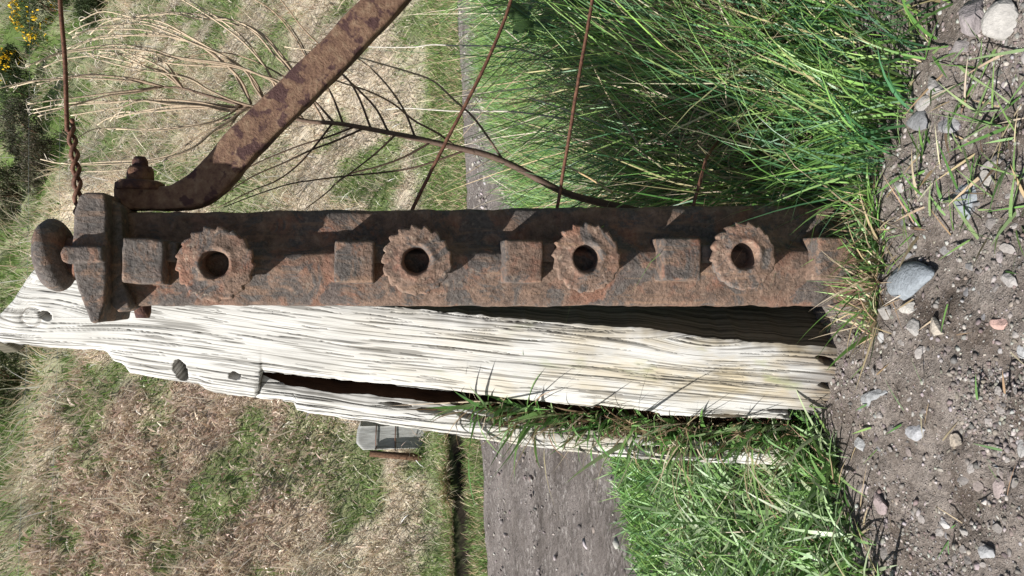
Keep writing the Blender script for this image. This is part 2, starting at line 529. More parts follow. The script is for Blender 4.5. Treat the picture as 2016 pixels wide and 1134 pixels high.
L.new(bump(N, L, noise(N, L, gp, 38, 7, 0.8), 0.9, 0.03, nb), B.inputs['Normal'])
track = link('track', np_mesh('track', np.stack([xs, ys, zt], -1), grid_quads(nq, nt_)), mT)
tag(track, kind='structure')

# ---- bare gravelly earth in front
def near_height(x, y):
    p = np.stack([x, y, np.zeros_like(x)], -1)
    z = 0.016 * fbm(p * 6, 4, 71) + 0.010 * fbm(p * 22, 3, 72) + 0.006 * np.abs(fbm(p * 55, 2, 73))
    z += 0.05 * smooth01(0.95, 1.5, y) * smooth01(0.15, 0.6, x)                  # the tussock bank
    z += 0.04 * smooth01(1.15, 1.7, y) * smooth01(-0.22, -0.5, x)
    z -= 0.025 * np.exp(-(((x + 0.02) / 0.09) ** 2 + ((y - 1.17) / 0.06) ** 2))   # hollow at the timber's foot
    z *= 1 - smooth01(1.9, 2.4, y) * 0.6
    z -= 0.14 * smooth01(-0.05, 0.10, q_of(x, y) - q_near(x))
    return z
dx = warp(440, -2.4, 2.4, 0.0, 0.55)
dy = warp(400, -1.0, 6.4, 1.05, 0.45)
X, Y = np.meshgrid(dx, dy); X = X.ravel(); Y = Y.ravel()
Z = near_height(X, Y)
mD, N, L, B = new_mat('gravelly earth')
gp = geo_pos(N)
a = noise(N, L, gp, 9, 5, 0.65); b = noise(N, L, gp, 120, 4, 0.7); d = noise(N, L, gp, 340, 3, 0.7)
c = ramp(N, L, a, [(0.34, (0.092, 0.072, 0.058)), (0.50, (0.182, 0.154, 0.134)), (0.68, (0.240, 0.208, 0.184))])
c = mix(N, L, ramp(N, L, b, [(0.38, (0.45, 0.45, 0.45)), (0.56, (0, 0, 0))]), c, (0.030, 0.023, 0.019))
c = mix(N, L, ramp(N, L, d, [(0.58, (0, 0, 0)), (0.68, (0.8, 0.8, 0.8))]), c, (0.24, 0.22, 0.205))
L.new(c, B.inputs['Base Color']); B.inputs['Roughness'].default_value = 0.92; B.inputs['Specular IOR Level'].default_value = 0.2
nb = bump(N, L, b, 0.9, 0.008)
L.new(bump(N, L, d, 0.8, 0.003, nb), B.inputs['Normal'])
earth = link('bare_earth', np_mesh('bare_earth', np.stack([X, Y, Z], -1), grid_quads(400, 440)), mD)
tag(earth, kind='structure')

# ------------------------------------------------------------------ iron straining post
Y0 = 1.17
def disp(V, amp, sc1, seed=0):
    V = np.asarray(V, float)
    d = np.stack([fbm(V * sc1, 3, seed), fbm(V * sc1 + 31, 3, seed + 5), fbm(V * sc1 + 57, 3, seed + 9)], -1)
    return V + d * amp

post = empty('iron_straining_post', tuple(G(1690, 500)))
tag(post, 'rusty cast iron straining post with four toothed wheels and a mushroom knob', 'fence post')

# body: cross-section swept up the post, wider at the foot
prof = [(1.0, 0.050), (1.0, 0.010), (0.985, 0.003), (0.95, 0.0), (0.66, 0.0), (0.625, -0.003), (0.545, -0.020), (0.52, -0.023),
        (0.40, -0.023), (0.37, -0.021), (0.05, -0.003), (0.012, 0.001), (0.0, 0.008), (0.0, 0.050)]
fp = []
for (a, b), (c, d) in zip(prof[:-1], prof[1:]):
    k = max(1, int(math.hypot((c - a) * 0.14, d - b) / 0.004))
    for i in range(k): fp.append((a + (c - a) * i / k, b + (d - b) * i / k))
fp.append(prof[-1]); fp = np.array(fp)
zt_, zb_ = P(232, 500, Y0)[2], -0.12
nz = 260
zz = np.linspace(zt_, zb_, nz)
xl0, xr0 = P(260, 602, Y0)[0], P(260, 417, Y0)[0]
xl1, xr1 = P(1690, 602, Y0)[0], P(1690, 402, Y0)[0]
f = (zz - P(260, 500, Y0)[2]) / (P(1690, 500, Y0)[2] - P(260, 500, Y0)[2])
xl = xl0 + (xl1 - xl0) * f; xr = xr0 + (xr1 - xr0) * f
def post_x(px, frac):
    z = P(px, 500, Y0)[2]
    g = (z - zz[0]) / (zz[-1] - zz[0]); i = g * (nz - 1)
    return np.interp(i, np.arange(nz), xl) * (1 - frac) + np.interp(i, np.arange(nz), xr) * frac
V = np.zeros((nz, len(fp), 3))
V[:, :, 0] = xl[:, None] * (1 - fp[None, :, 0]) + xr[:, None] * fp[None, :, 0]
V[:, :, 1] = Y0 + fp[None, :, 1]
V[:, :, 2] = zz[:, None]
V = V.reshape(-1, 3)
edge = np.minimum(fp[:, 0], 1 - fp[:, 0]); edge = np.tile(edge, nz)
V = disp(V, 0.0022, 34, 100); V = disp(V, 0.0009, 130, 120)
V[:, 0] += 0.0022 * fbm(np.stack([V[:, 2] * 26, np.sign(np.tile(fp[:, 0], nz) - .5) * 3, V[:, 2] * 0], -1), 3, 130) * (edge < 0.05)
body = link('post_body', np_mesh('post_body', V, grid_quads(nz, len(fp))[:, ::-1]), MAT['iron'], post)

def rough_box(name, cx, y_front, y_back, cz, sx, sz, parent, mat, bev=0.006, taper=0.0, seed=0, amp=0.0022, lean=0.0):
    bm = bmesh.new()
    bmesh.ops.create_cube(bm, size=1.0)
    for v in bm.verts:
        k = 1.0 if v.co.y < 0 else 1.0 + taper
        v.co = Vector((v.co.x * sx * k, v.co.y * (y_back - y_front), v.co.z * sz * k))
    bmesh.ops.bevel(bm, geom=list(bm.edges), offset=bev, segments=3, profile=0.6, affect='EDGES')
    bmesh.ops.subdivide_edges(bm, edges=[e for e in bm.edges if e.calc_length() > 0.012], cuts=7, use_grid_fill=True)
    me = bpy.data.meshes.new(name); bm.to_mesh(me); bm.free()
    co = np.zeros(len(me.vertices) * 3, np.float32); me.vertices.foreach_get('co', co)
    co = co.reshape(-1, 3) + np.array([cx, (y_front + y_back) / 2, cz])
    co[:, 0] += (co[:, 2] - cz) * lean
    co = disp(disp(co, amp, 40, seed), 0.0009, 130, seed + 3)
    me.vertices.foreach_set('co', co.astype(np.float32).ravel())
    return link(name, me, mat, parent)

# square bosses between the wheels
for k, (x0, x1, y0, y1) in enumerate([(240, 322, 470, 558), (658, 737, 474, 556), (994, 1069, 473, 556), (1305, 1381, 468, 552), (1612, 1690, 467, 550)]):
    yf = Y0 - 0.052
    a = P(x0, y1, yf); b = P(x1, y0, yf)
    rough_box('boss', (a[0] + b[0]) / 2, yf, Y0 + 0.006, (a[2] + b[2]) / 2, b[0] - a[0], a[2] - b[2], post, MAT['iron_dark'] if k == 0 else MAT['iron_boss'], 0.0045, 0.06, 200 + k * 7, 0.0014, lean=0.04 if k == 0 else 0)

# ratchet wheels
def ratchet(px, py, rad, teeth, wear, seed, phase):
    yf = Y0 - 0.054
    c = P(px, py, yf)
    scale = yf / FPX * 1.012 * math.hypot(1, 0)
    dep = (c - CAMP) @ FWD / FPX
    R = rad * dep; RH = 27.5 * dep
    nth = teeth * 10
    th = np.arange(nth) / nth * 2 * math.pi
    ph = ((th / (2 * math.pi) * teeth + phase) % 1.0)
    # seen from the front each tooth rises and then drops sharply (clockwise in the picture)
    saw = np.clip(ph / 0.86, 0, 1) * (ph < 0.86) + (1 - (ph - 0.86) / 0.14) * (ph >= 0.86)
    wv = 0.5 + 0.5 * vnoise(np.stack([np.cos(th) * 1.6, np.sin(th) * 1.6, np.full(nth, seed * 1.3)], -1), seed)
    # worn teeth low on the timber side
    wsid = 0.5 + 0.5 * np.cos(th - math.radians(215))
    amp = 0.12 * (1 - wear * np.clip(wsid * 1.15, 0, 1) * 0.75) * (0.65 + 0.5 * wv)
    rt = R * (1 - amp * (1 - saw)) * (1 + 0.02 * vnoise(np.stack([np.cos(th) * 7, np.sin(th) * 7, np.full(nth, seed)], -1), seed + 2))
    rh = RH * (1 + 0.025 * vnoise(np.stack([np.cos(th) * 2, np.sin(th) * 2, np.full(nth, seed)], -1), seed + 4))
    rings = [(rh * 0.82, 0.075), (rh * 0.88, 0.03), (rh * 0.93, 0.010), (rh * 1.0, 0.002), (rh * 1.10, -0.0015), (rh * 1.28, -0.001), (rh * 1.45, 0.0005)]
    for g in (0.2, 0.4, 0.6, 0.8, 0.93): rings.append((rh * 1.45 * (1 - g) + rt * 0.985 * g, 0.001 + 0.001 * g))
    rings += [(rt, 0.004), (rt * 1.0, 0.010), (rt * 0.985, 0.016), (rt * 0.86 * 0.9 + R * 0.0, 0.019), (np.full(nth, R * 0.62), 0.020), (np.full(nth, R * 0.62), 0.055)]
    V = []
    for rr, yo in rings:
        V.append(np.stack([c[0] + rr * np.cos(th), np.full(nth, yf + yo), c[2] + rr * np.sin(th)], -1))
    # floor of the bore
    V = np.concatenate(V)
    V = disp(V, 0.0016, 60, 300 + seed)
    Q = grid_quads(len(rings), nth, wrap=True)
    k = len(V)
    V = np.concatenate([V, [[c[0], yf + 0.075, c[2]]]])
    T = np.stack([np.arange(nth), (np.arange(nth) + 1) % nth, np.full(nth, k)], -1)
    return link('ratchet_wheel', np_mesh('ratchet_wheel', V, Q, T), MAT['iron_wheel'], post)
WH = [(422, 519, 76, 17, 0.5, 1, 0.1), (821, 512, 71, 17, 0.55, 2, 0.4), (1157, 507, 70, 17, 0.75, 3, 0.75), (1467, 503, 68, 17, 0.75, 4, 0.2)]
for w in WH: ratchet(*w)

# pawls that drop from each boss onto its wheel
for k, (px, py) in enumerate([(336, 497), (744, 500), (1080, 497), (1390, 500)]):
    c = P(px, py, Y0 - 0.03)
    rough_box('pawl', c[0], Y0 - 0.036, Y0 - 0.004, c[2], 0.026, 0.020, post, MAT['iron_dark'], 0.004, 0.1, 400 + k * 5, 0.002)

# head casting: winged cap with a central rib
def prism(name, outline, yf, yb, mat, parent, bev=0.006, seed=0, amp=0.002, back_scale=1.0, cuts=5):
    pts = [P(x, y, Y0 - 0.02) for x, y in outline]
    c0 = np.mean(pts, 0)
    bm = bmesh.new()
    fr = [bm.verts.new((p_[0], yf, p_[2])) for p_ in pts]
    bk = [bm.verts.new((c0[0] + (p_[0] - c0[0]) * back_scale, yb, c0[2] + (p_[2] - c0[2]) * back_scale)) for p_ in pts]
    n = len(pts)
    bm.faces.new(fr); bm.faces.new(bk[::-1])
    for i in range(n): bm.faces.new((fr[i], bk[i], bk[(i + 1) % n], fr[(i + 1) % n]))
    bmesh.ops.recalc_face_normals(bm, faces=bm.faces)
    if bev: bmesh.ops.bevel(bm, geom=list(bm.edges), offset=bev, segments=3, profile=0.6, affect='EDGES', clamp_overlap=True)
    bmesh.ops.triangulate(bm, faces=[f_ for f_ in bm.faces if len(f_.verts) > 4])
    for _ in range(2):
        bmesh.ops.subdivide_edges(bm, edges=[e for e in bm.edges if e.calc_length() > 0.009], cuts=1, use_grid_fill=True)
        bmesh.ops.triangulate(bm, faces=[f_ for f_ in bm.faces if len(f_.verts) > 4])
    me = bpy.data.meshes.new(name); bm.to_mesh(me); bm.free()
    co = np.zeros(len(me.vertices) * 3, np.float32); me.vertices.foreach_get('co', co)
    co = disp(disp(co.reshape(-1, 3), amp, 40, seed), 0.0008, 130, seed + 3)
    me.vertices.foreach_set('co', co.astype(np.float32).ravel())
    return link(name, me, mat, parent)
cap = prism('head_cap', [(172, 392), (184, 383), (222, 384), (224, 420), (224, 470), (224, 540), (224, 590), (210, 634), (196, 634), (182, 606), (170, 570), (163, 545), (160, 520), (158, 485), (160, 450), (164, 415)],
            Y0 - 0.050, Y0 + 0.075, MAT['iron_dark'], post, 0.006, 500)
prism('cap_rib', [(148, 487), (225, 487), (225, 519), (160, 521), (146, 516), (141, 503)], Y0 - 0.063, Y0 + 0.02, MAT['iron_dark'], cap, 0.007, 510)
prism('cap_skirt', [(220, 392), (240, 408), (246, 470), (246, 560), (262, 604), (250, 612), (236, 616), (222, 600), (218, 560), (218, 440)], Y0 - 0.028, Y0 + 0.055, MAT['iron_dark'], cap, 0.004, 520)

# mushroom knob on its neck
kc = P(109, 502, Y0 + 0.0)
nth = 48
rings = []
for a in np.linspace(-math.pi / 2, math.pi / 2, 18):
    ca, sa = math.cos(a), math.sin(a)
    rings.append((0.0495 * abs(ca) ** 0.75, 0.021 * np.sign(sa) * abs(sa) ** 0.9))
V = []
th = np.arange(nth) / nth * 2 * math.pi
for r_, h_ in rings: V.append(np.stack([r_ * np.cos(th), r_ * np.sin(th), np.full(nth, h_)], -1))
V = np.concatenate(V)
tl = math.radians(-4)
Vx = V[:, 0] * math.cos(tl) + V[:, 2] * math.sin(tl); Vz = -V[:, 0] * math.sin(tl) + V[:, 2] * math.cos(tl)
V = np.stack([Vx, V[:, 1], Vz], -1) + kc
knob = link('knob', np_mesh('knob', disp(V, 0.002, 40, 540), grid_quads(len(rings), nth, wrap=True)), MAT['iron_dark'], post)
na = P(128, 503, Y0); nb_ = P(175, 505, Y0)
V, Q, T = tube([na, na * .6 + nb_ * .4, nb_], [0.026, 0.024, 0.030], 20)
link('neck', np_mesh('neck', disp(V, 0.001, 60, 550), Q, T), MAT['rust'], knob)

# brace bar bolted to the right-hand side
BY = Y0 + 0.032
ctr = smooth_path([P(x, y, BY) for x, y in [(232, 391), (290, 391), (345, 390), (392, 374), (430, 341), (478, 286), (560, 204), (660, 107), (760, 1)]] , 60)
far_ = ctr[-1] + (ctr[-1] - ctr[-6]) / np.linalg.norm(ctr[-1] - ctr[-6]) * np.linspace(0.03, 0.62, 22)[:, None]
ctr = np.concatenate([ctr, far_])
tan = np.gradient(ctr, axis=0); tan /= np.linalg.norm(tan, axis=1)[:, None]
nrm = np.cross(tan, np.array([0, 1.0, 0])); nrm /= np.linalg.norm(nrm, axis=1)[:, None]
s_ = np.linspace(0, 1, len(ctr))
hw = 0.0165 + (0.0255 - 0.0165) * smooth01(0.12, 0.33, s_)
hd = 0.017
cs_ = []
for a in np.arange(32) / 32 * 2 * math.pi:
    ca, sa = math.cos(a), math.sin(a)
    cs_.append((np.sign(ca) * abs(ca) ** 0.28, np.sign(sa) * abs(sa) ** 0.28))
cs_ = np.array(cs_)
V = ctr[:, None, :] + nrm[:, None, :] * (hw[:, None] * cs_[None, :, 0])[:, :, None] + np.array([0, 1.0, 0])[None, None, :] * (hd * cs_[None, :, 1])[:, :, None]
V = V.reshape(-1, 3)
ncs = len(cs_)
Q = grid_quads(len(ctr), ncs, wrap=True)
V = disp(disp(V, 0.0018, 30, 600), 0.0012, 90, 610)
k = len(V)
V = np.concatenate([V, ctr[:1], ctr[-1:]])
ii = np.arange(ncs); jj = (ii + 1) % ncs
T = np.concatenate([np.stack([jj, ii, np.full(ncs, k)], -1), np.stack([ii + k - ncs, jj + k - ncs, np.full(ncs, k + 1)], -1)])
mS, N, L, B = new_mat('scabby rust')
gp = geo_pos(N)
base = ramp(N, L, noise(N, L, gp, 70, 5, 0.7), [(0.3, (0.085, 0.042, 0.030)), (0.5, (0.175, 0.098, 0.060)), (0.7, (0.26, 0.175, 0.110))])
sp = ramp(N, L, noise(N, L, gp, 42, 3, 0.55, 0.3), [(0.54, (0, 0, 0)), (0.60, (0.9, 0.9, 0.9))])
c = mix(N, L, sp, base, (0.055, 0.022, 0.022))
L.new(c, B.inputs['Base Color']); B.inputs['Roughness'].default_value = 0.85
L.new(bump(N, L, noise(N, L, gp, 140, 5, 0.7), 0.8, 0.003), B.inputs['Normal'])
bar = link('brace_bar', np_mesh('brace_bar', V, Q, T), mS, post)
tag(bar, 'rusty brace bar sloping down to the right')

def round_x(name, x0, x1, c, r, parent, sides, seed, mat, r1=None):
    V, Q, T = tube([[x0, c[1], c[2]], [x0 * .7 + x1 * .3, c[1], c[2]], [x0 * .3 + x1 * .7, c[1], c[2]], [x1, c[1], c[2]]], [r, r * 1.02, r, (r1 or r) * 0.8], sides)
    return link(name, np_mesh(name, disp(V, 0.0012, 50, seed), Q, T), mat, parent, smooth=sides > 8)
bc = P(276, 391, BY)
xb = bc[0]
round_x('washer', xb + 0.012, xb + 0.0255, bc, 0.033, bar, 24, 620, MAT['rust'])
round_x('nut', xb + 0.022, xb + 0.046, bc, 0.0195, bar, 6, 630, MAT['rust'])
round_x('bolt_end', xb + 0.042, xb + 0.060, P(276, 391, BY), 0.0105, bar, 14, 640, MAT['rust'], 0.009)
lc = P(281, 612, Y0 + 0.03)
round_x('bolt_head', xl[0] + 0.01, lc[0] - 0.010, lc, 0.0115, post, 14, 650, MAT['rust'])

# ------------------------------------------------------------------ split timber beside the post
A0 = P(1680, 694, 1.195); A1 = P(75, 514, 1.285)
fdir = np.array([-0.91, 0.41, 0.0])
axis = (A1 - A0) / np.linalg.norm(A1 - A0)
fn = np.cross(fdir, axis); fn /= np.linalg.norm(fn)
if fn[1] > 0: fn = -fn
rdir = np.array([0.66, 0.75, 0.0])

timber = empty('split_timber_post', tuple(G(1665, 760)))
tag(timber, 'bleached white split timber post leaning behind the iron post', 'wooden post')

EDGE_L = [(-70, 668), (-40, 672), (0, 681), (60, 686), (120, 691), (198, 695), (206, 700), (218, 716), (235, 722), (252, 740), (300, 750), (345, 757), (388, 763), (400, 772), (422, 780), (500, 789), (560, 796), (575, 799), (582, 814), (620, 822), (730, 838), (850, 856), (1000, 880), (1100, 893), (1250, 909), (1400, 917), (1500, 921), (1700, 930)]
def iy(tab, x): 
    t = np.array(tab, float); return np.interp(x, t[:, 0], t[:, 1])

def grain_uv(x, y, base):
    """length/width coordinates in metres; the grain bends round the knots"""
    s = x / FPX * 1.25
    t = (y - base) / FPX * 1.3
    for kx, ky, kr in ((62, 625, 34), (1400, 668, 26)):
        dxk = (x - kx); dyk = (y - ky)
        rr = np.sqrt((dxk / 2.6) ** 2 + dyk ** 2) + 1e-6
        push = np.sign(dyk) * kr * np.exp(-(rr / (kr * 1.6)) ** 2)
        t = t - push / FPX * 1.3 * 0.95
    return s, t

def timber_piece(name, xs_, right, left, mat, back, wall_cols, seed, depth_off=0.0, holes=(), rot_shade_walls=False, inner=None):
    nr = len(xs_); nc = 176 if name == 'main_baulk' else 90
    yr = iy(right, xs_); yl = iy(left, xs_)
    yr = yr + 3.0 * fbm(np.stack([xs_ / 22, xs_ * 0, xs_ * 0 + seed], -1), 3, seed) * (xs_ > 120)
    yl = yl + 2.4 * fbm(np.stack([xs_ / 16, xs_ * 0 + 5, xs_ * 0 + seed], -1), 3, seed + 1)
    yl = np.maximum(yl, yr + 0.6)
    t = np.linspace(0, 1, nc)
    XX = np.repeat(xs_[:, None], nc, 1).ravel()
    if inner is None:
        YY = (yr[:, None] * (1 - t) + yl[:, None] * t).ravel()
    else:                                   # the outer strip ends where the slab has split away
        yi = np.minimum(np.maximum(iy(inner, xs_), yr + 0.4), yl - 0.2)
        ni = int(nc * 0.74)
        ta = np.linspace(0, 1, ni); tb = np.linspace(0, 1, nc - ni + 1)[1:]
        YY = np.concatenate([yr[:, None] * (1 - ta) + yi[:, None] * ta, yi[:, None] * (1 - tb) + yl[:, None] * tb], 1).ravel()
    V = on_plane(XX, YY, A0 - fn * depth_off, fn)
    base = iy([(-70, 505), (75, 514), (690, 600), (1000, 632), (1680, 694)], XX)
    s, tm = grain_uv(XX, YY, base)
    pp = np.stack([s * 3.0, tm * 120, np.full_like(s, seed)], -1)
    g1 = fbm(pp, 3, seed + 11)
    g2 = fbm(np.stack([s * 1.6, tm * 46, np.full_like(s, seed + 3.3)], -1), 3, seed + 15)
    chk = smooth01(-0.28, -0.46, g2)                       # open checks
    d = 0.0007 * g1 - 0.0010 * chk + 0.0014 * fbm(np.stack([s * 6, tm * 12, s * 0], -1), 3, seed + 19)
    # drying checks: long thin splits that follow the grain
    rgc = np.random.default_rng(seed + 5)
    chks = np.zeros_like(d)
    lo_t, hi_t = tm.min(), tm.max()
    for k in range(330 if name == 'main_baulk' else 110):
        L_ = rgc.uniform(40, 120) if rgc.uniform() < 0.7 else rgc.uniform(120, 330)
        x0_ = rgc.uniform(xs_[0] - 40, xs_[-1] - 20); t0_ = rgc.uniform(lo_t, hi_t)
        w_ = rgc.uniform(0.0004, 0.0007) if L_ < 120 else rgc.uniform(0.0005, 0.0010)
        i0, i1 = np.searchsorted(xs_, x0_), np.searchsorted(xs_, x0_ + L_)
        if i1 - i0 < 3: continue
        sl = slice(i0 * nc, i1 * nc)
        f0 = (XX[sl] - x0_) / L_
        line = t0_ + rgc.uniform(-0.002, 0.002) * f0 + 0.0010 * np.sin(f0 * rgc.uniform(2, 7) + rgc.uniform(0, 6))
        wv_ = w_ * np.sqrt(np.clip(4 * f0 * (1 - f0), 0.02, 1))
        chks[sl] = np.maximum(chks[sl], np.exp(-((tm[sl] - line) / wv_) ** 2))
    d = d - 0.003 * chks
    te = np.tile(t, nr)
    rnd = 0.012
    wpx = np.maximum((yl - yr), 4)[:, None].repeat(nc, 1).ravel() / FPX * 1.3
    er = np.minimum(YY - np.repeat(yr, nc), np.repeat(yl, nc) - YY) / FPX * 1.3
    d = d - 0.010 * np.exp(-er / rnd)
    rot_shade = np.zeros_like(d)
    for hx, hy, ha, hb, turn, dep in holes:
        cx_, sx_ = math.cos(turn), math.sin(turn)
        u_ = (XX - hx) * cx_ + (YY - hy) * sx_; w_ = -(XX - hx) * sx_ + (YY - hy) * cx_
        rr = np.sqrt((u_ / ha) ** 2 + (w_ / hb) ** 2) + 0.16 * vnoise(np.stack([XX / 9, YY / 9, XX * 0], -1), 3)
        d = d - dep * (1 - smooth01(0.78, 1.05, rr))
        rot_shade = np.maximum(rot_shade, 1 - smooth01(0.80, 1.0, rr))  # pits: rot brown plus the shade of the recess, as colour
    # knot: a disc with rings, a groove round it
    rk = np.sqrt((XX - 62) ** 2 + (YY - 625) ** 2)
    d = d - 0.002 * np.exp(-((rk - 19) / 3.0) ** 2) + 0.0015 * (rk < 16) + 0.002 * np.exp(-((rk - 34) / 12.0) ** 2)
    foot = smooth01(1480, 1680, XX + 90 * fbm(np.stack([XX / 60, YY / 7, XX * 0], -1), 4, 33) + 0.35 * (YY - 760))
    rot_shade = np.maximum(rot_shade, 0.65 * foot * (name == 'main_baulk'))
    rot_shade = np.maximum(rot_shade, 0.55 * np.exp(-((rk - 19 + 1.5 * vnoise(np.stack([XX / 7, YY / 7, XX * 0], -1), 9)) / 1.3) ** 2))
    V = V + fn[None, :] * d[:, None]
    UV = np.stack([s, tm], -1)
    Q = [grid_quads(nr, nc)]
    VV = [V]; UU = [UV]; off = nr * nc
    CC = [np.stack([rot_shade, rot_shade * 0, chks], -1)]
    front = V.reshape(nr, nc, 3)
    # right-hand wall with its own grain, other borders closed by plain walls
    kw = wall_cols
    f_ = np.linspace(0, 1, kw)
    hid = smooth01(90, 620, xs_) if name == 'main_baulk' else np.ones(nr)
    rd = rdir[None, :] * hid[:, None] + np.array([-0.25, 0.93, 0.10])[None, :] * (1 - hid)[:, None]
    W = front[:, 0, :][:, None, :] + rd[:, None, :] * (back * f_)[None, :, None]
    wp = W.reshape(-1, 3)
    su = np.repeat(s.reshape(nr, nc)[:, 0][:, None], kw, 1).ravel(); tu = np.tile(-f_ * back, nr) - 0.4
    gw = fbm(np.stack([su * 3, tu * 110, su * 0 + 2], -1), 3, seed + 30)
    wn_ = np.cross(rdir, axis); wn_ /= np.linalg.norm(wn_)
    if wn_[0] < 0: wn_ = -wn_
    wp = wp + wn_[None, :] * ((0.002 * gw + 0.003 * fbm(wp * 14, 3, seed + 33)) * np.tile(np.minimum(1, f_ * 8), nr))[:, None]
    CC.append(np.tile([1.0, 0, 0] if rot_shade_walls else [0, 1.0, 0], (len(wp), 1)))  # slab: rot and split shade as colour; main: unbleached, shade painted in
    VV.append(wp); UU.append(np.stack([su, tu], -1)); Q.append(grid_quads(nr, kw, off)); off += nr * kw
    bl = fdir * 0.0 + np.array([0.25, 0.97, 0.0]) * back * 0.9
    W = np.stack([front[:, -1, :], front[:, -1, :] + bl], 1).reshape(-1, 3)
    CC.append(np.tile([1.0, 0, 0], (len(W), 1))); VV.append(W); UU.append(np.stack([np.repeat(s.reshape(nr, nc)[:, -1], 2), np.tile([0.7, 0.75], nr)], -1)); Q.append(grid_quads(nr, 2, off)); off += nr * 2  # left wall: rot brown with the split's shade painted in
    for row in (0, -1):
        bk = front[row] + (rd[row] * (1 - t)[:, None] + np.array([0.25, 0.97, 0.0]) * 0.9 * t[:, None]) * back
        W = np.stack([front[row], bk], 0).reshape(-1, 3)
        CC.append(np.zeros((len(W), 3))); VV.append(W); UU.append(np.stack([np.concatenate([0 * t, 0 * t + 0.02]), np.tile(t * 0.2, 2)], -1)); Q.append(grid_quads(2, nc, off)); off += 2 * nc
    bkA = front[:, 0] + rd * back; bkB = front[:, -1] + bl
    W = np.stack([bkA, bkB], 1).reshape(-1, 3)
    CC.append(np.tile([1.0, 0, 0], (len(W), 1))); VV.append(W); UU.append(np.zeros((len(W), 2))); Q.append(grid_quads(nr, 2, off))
    return link(name, np_mesh(name, np.concatenate(VV), np.concatenate(Q), None, np.concatenate(CC), np.concatenate(UU)), mat, timber)

ARRIS = [(-75, 664), (-40, 660), (-20, 638), (20, 596), (45, 556), (75, 516), (150, 527), (690, 600), (1000, 632), (1100, 641), (1300, 654), (1400, 671), (1720, 697)]
MAIN_L = [(x, y) for x, y in EDGE_L if x <= 500] + [(508, 772), (514, 738), (600, 746), (700, 757), (900, 778), (1000, 790), (1170, 808), (1172, 803), (1300, 818), (1302, 824), (1480, 829), (1720, 836)]
HOLES = [(355, 732, 12, 24, math.radians(-14), 0.10), (462, 741, 11, 8, 0.2, 0.08), (90, 621, 12, 9, 0.5, 0.05), (1630, 712, 22, 7, 0.35, 0.02), (1640, 760, 30, 7, 0.1, 0.02), (1560, 812, 50, 5, 0.06, 0.015), (1610, 826, 70, 9, 0.05, 0.03), (1430, 823, 40, 4, 0.03, 0.02)]
xs_main = np.concatenate([np.linspace(-70, 495, 190), np.linspace(498, 520, 14), np.linspace(524, 1715, 360)])
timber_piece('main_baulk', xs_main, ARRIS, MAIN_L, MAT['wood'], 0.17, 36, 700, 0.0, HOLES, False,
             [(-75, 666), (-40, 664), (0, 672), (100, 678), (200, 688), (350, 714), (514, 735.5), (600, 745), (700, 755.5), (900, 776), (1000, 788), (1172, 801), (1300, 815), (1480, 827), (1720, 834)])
SLAB_R = [(500, 786), (512, 744), (530, 752), (560, 765), (650, 779), (750, 786), (850, 797), (930, 808), (1000, 824), (1100, 846), (1300, 868), (1500, 884), (1720, 895)]
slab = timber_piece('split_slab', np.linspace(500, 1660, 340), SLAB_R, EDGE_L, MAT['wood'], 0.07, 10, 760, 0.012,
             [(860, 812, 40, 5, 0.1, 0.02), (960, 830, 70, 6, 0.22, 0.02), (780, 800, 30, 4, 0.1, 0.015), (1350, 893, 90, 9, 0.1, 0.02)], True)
# rotten heartwood seen down in the split
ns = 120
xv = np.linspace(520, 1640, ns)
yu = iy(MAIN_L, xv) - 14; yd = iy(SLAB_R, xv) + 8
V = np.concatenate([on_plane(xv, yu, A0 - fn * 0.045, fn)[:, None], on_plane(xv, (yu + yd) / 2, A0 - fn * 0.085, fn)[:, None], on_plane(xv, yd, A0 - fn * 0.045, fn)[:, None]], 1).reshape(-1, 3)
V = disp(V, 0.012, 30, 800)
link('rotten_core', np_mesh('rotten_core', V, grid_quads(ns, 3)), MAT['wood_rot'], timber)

# ------------------------------------------------------------------ wires
def wire(name, path, r, label, n=60, twist=True):
    c = smooth_path(path, n)
    ln = np.linalg.norm(np.diff(c, axis=0), axis=1).sum()
    V, Q, T = tube(c, r, 8)
    V = disp(V, r * 0.25, 140, 900)
    o = link(name, np_mesh(name, V, Q, T), MAT['wire'])
    tag(o, label, 'wire', 'rusty fence wires')
    return o
# top wire wraps the neck, twists back on itself, then runs off to the right
k1 = [P(145, 545, Y0 - 0.005), P(148, 515, Y0 - 0.035), P(152, 475, Y0 - 0.030), P(155, 445, Y0), P(155, 425, Y0 + 0.01)]
tw_c = [(155, 425), (152, 360), (146, 300), (137, 242)]
cl = smooth_path([P(x, y, Y0 + 0.01) for x, y in tw_c], 60)
hel = []
ax = cl[-1] - cl[0]; ax /= np.linalg.norm(ax)
uu = np.cross(ax, [0, 1.0, 0]); uu /= np.linalg.norm(uu); ww = np.cross(ax, uu)
for i, c_ in enumerate(cl):
    a = i / 60 * 2 * math.pi * 3.2
    hel.append(c_ + 0.0042 * (uu * math.cos(a) + ww * math.sin(a)))
w0 = empty('fence_wire', tuple(P(145, 440, Y0)))
tag(w0, 'rusty fence wire twisted round the neck under the knob', 'wire', 'rusty fence wires')
V, Q, T = tube(smooth_path(k1 + hel[2::3] + [P(128, 120, Y0 + 0.012), P(119, 10, Y0 + 0.015), P(110, -160, Y0 + 0.02)], 190), 0.0030, 8)
link('strand', np_mesh('strand', V, Q, T), MAT['wire'], w0)
hel2 = [c_ - (h_ - c_) for c_, h_ in zip(cl, hel)]
V, Q, T = tube(smooth_path([P(146, 550, Y0 + 0.02), P(155, 500, Y0 + 0.035), P(158, 450, Y0 + 0.02)] + hel2[2::3] + [P(142, 236, Y0 + 0.004)], 150), 0.0030, 8)
link('tail', np_mesh('tail', V, Q, T), MAT['wire'], w0)

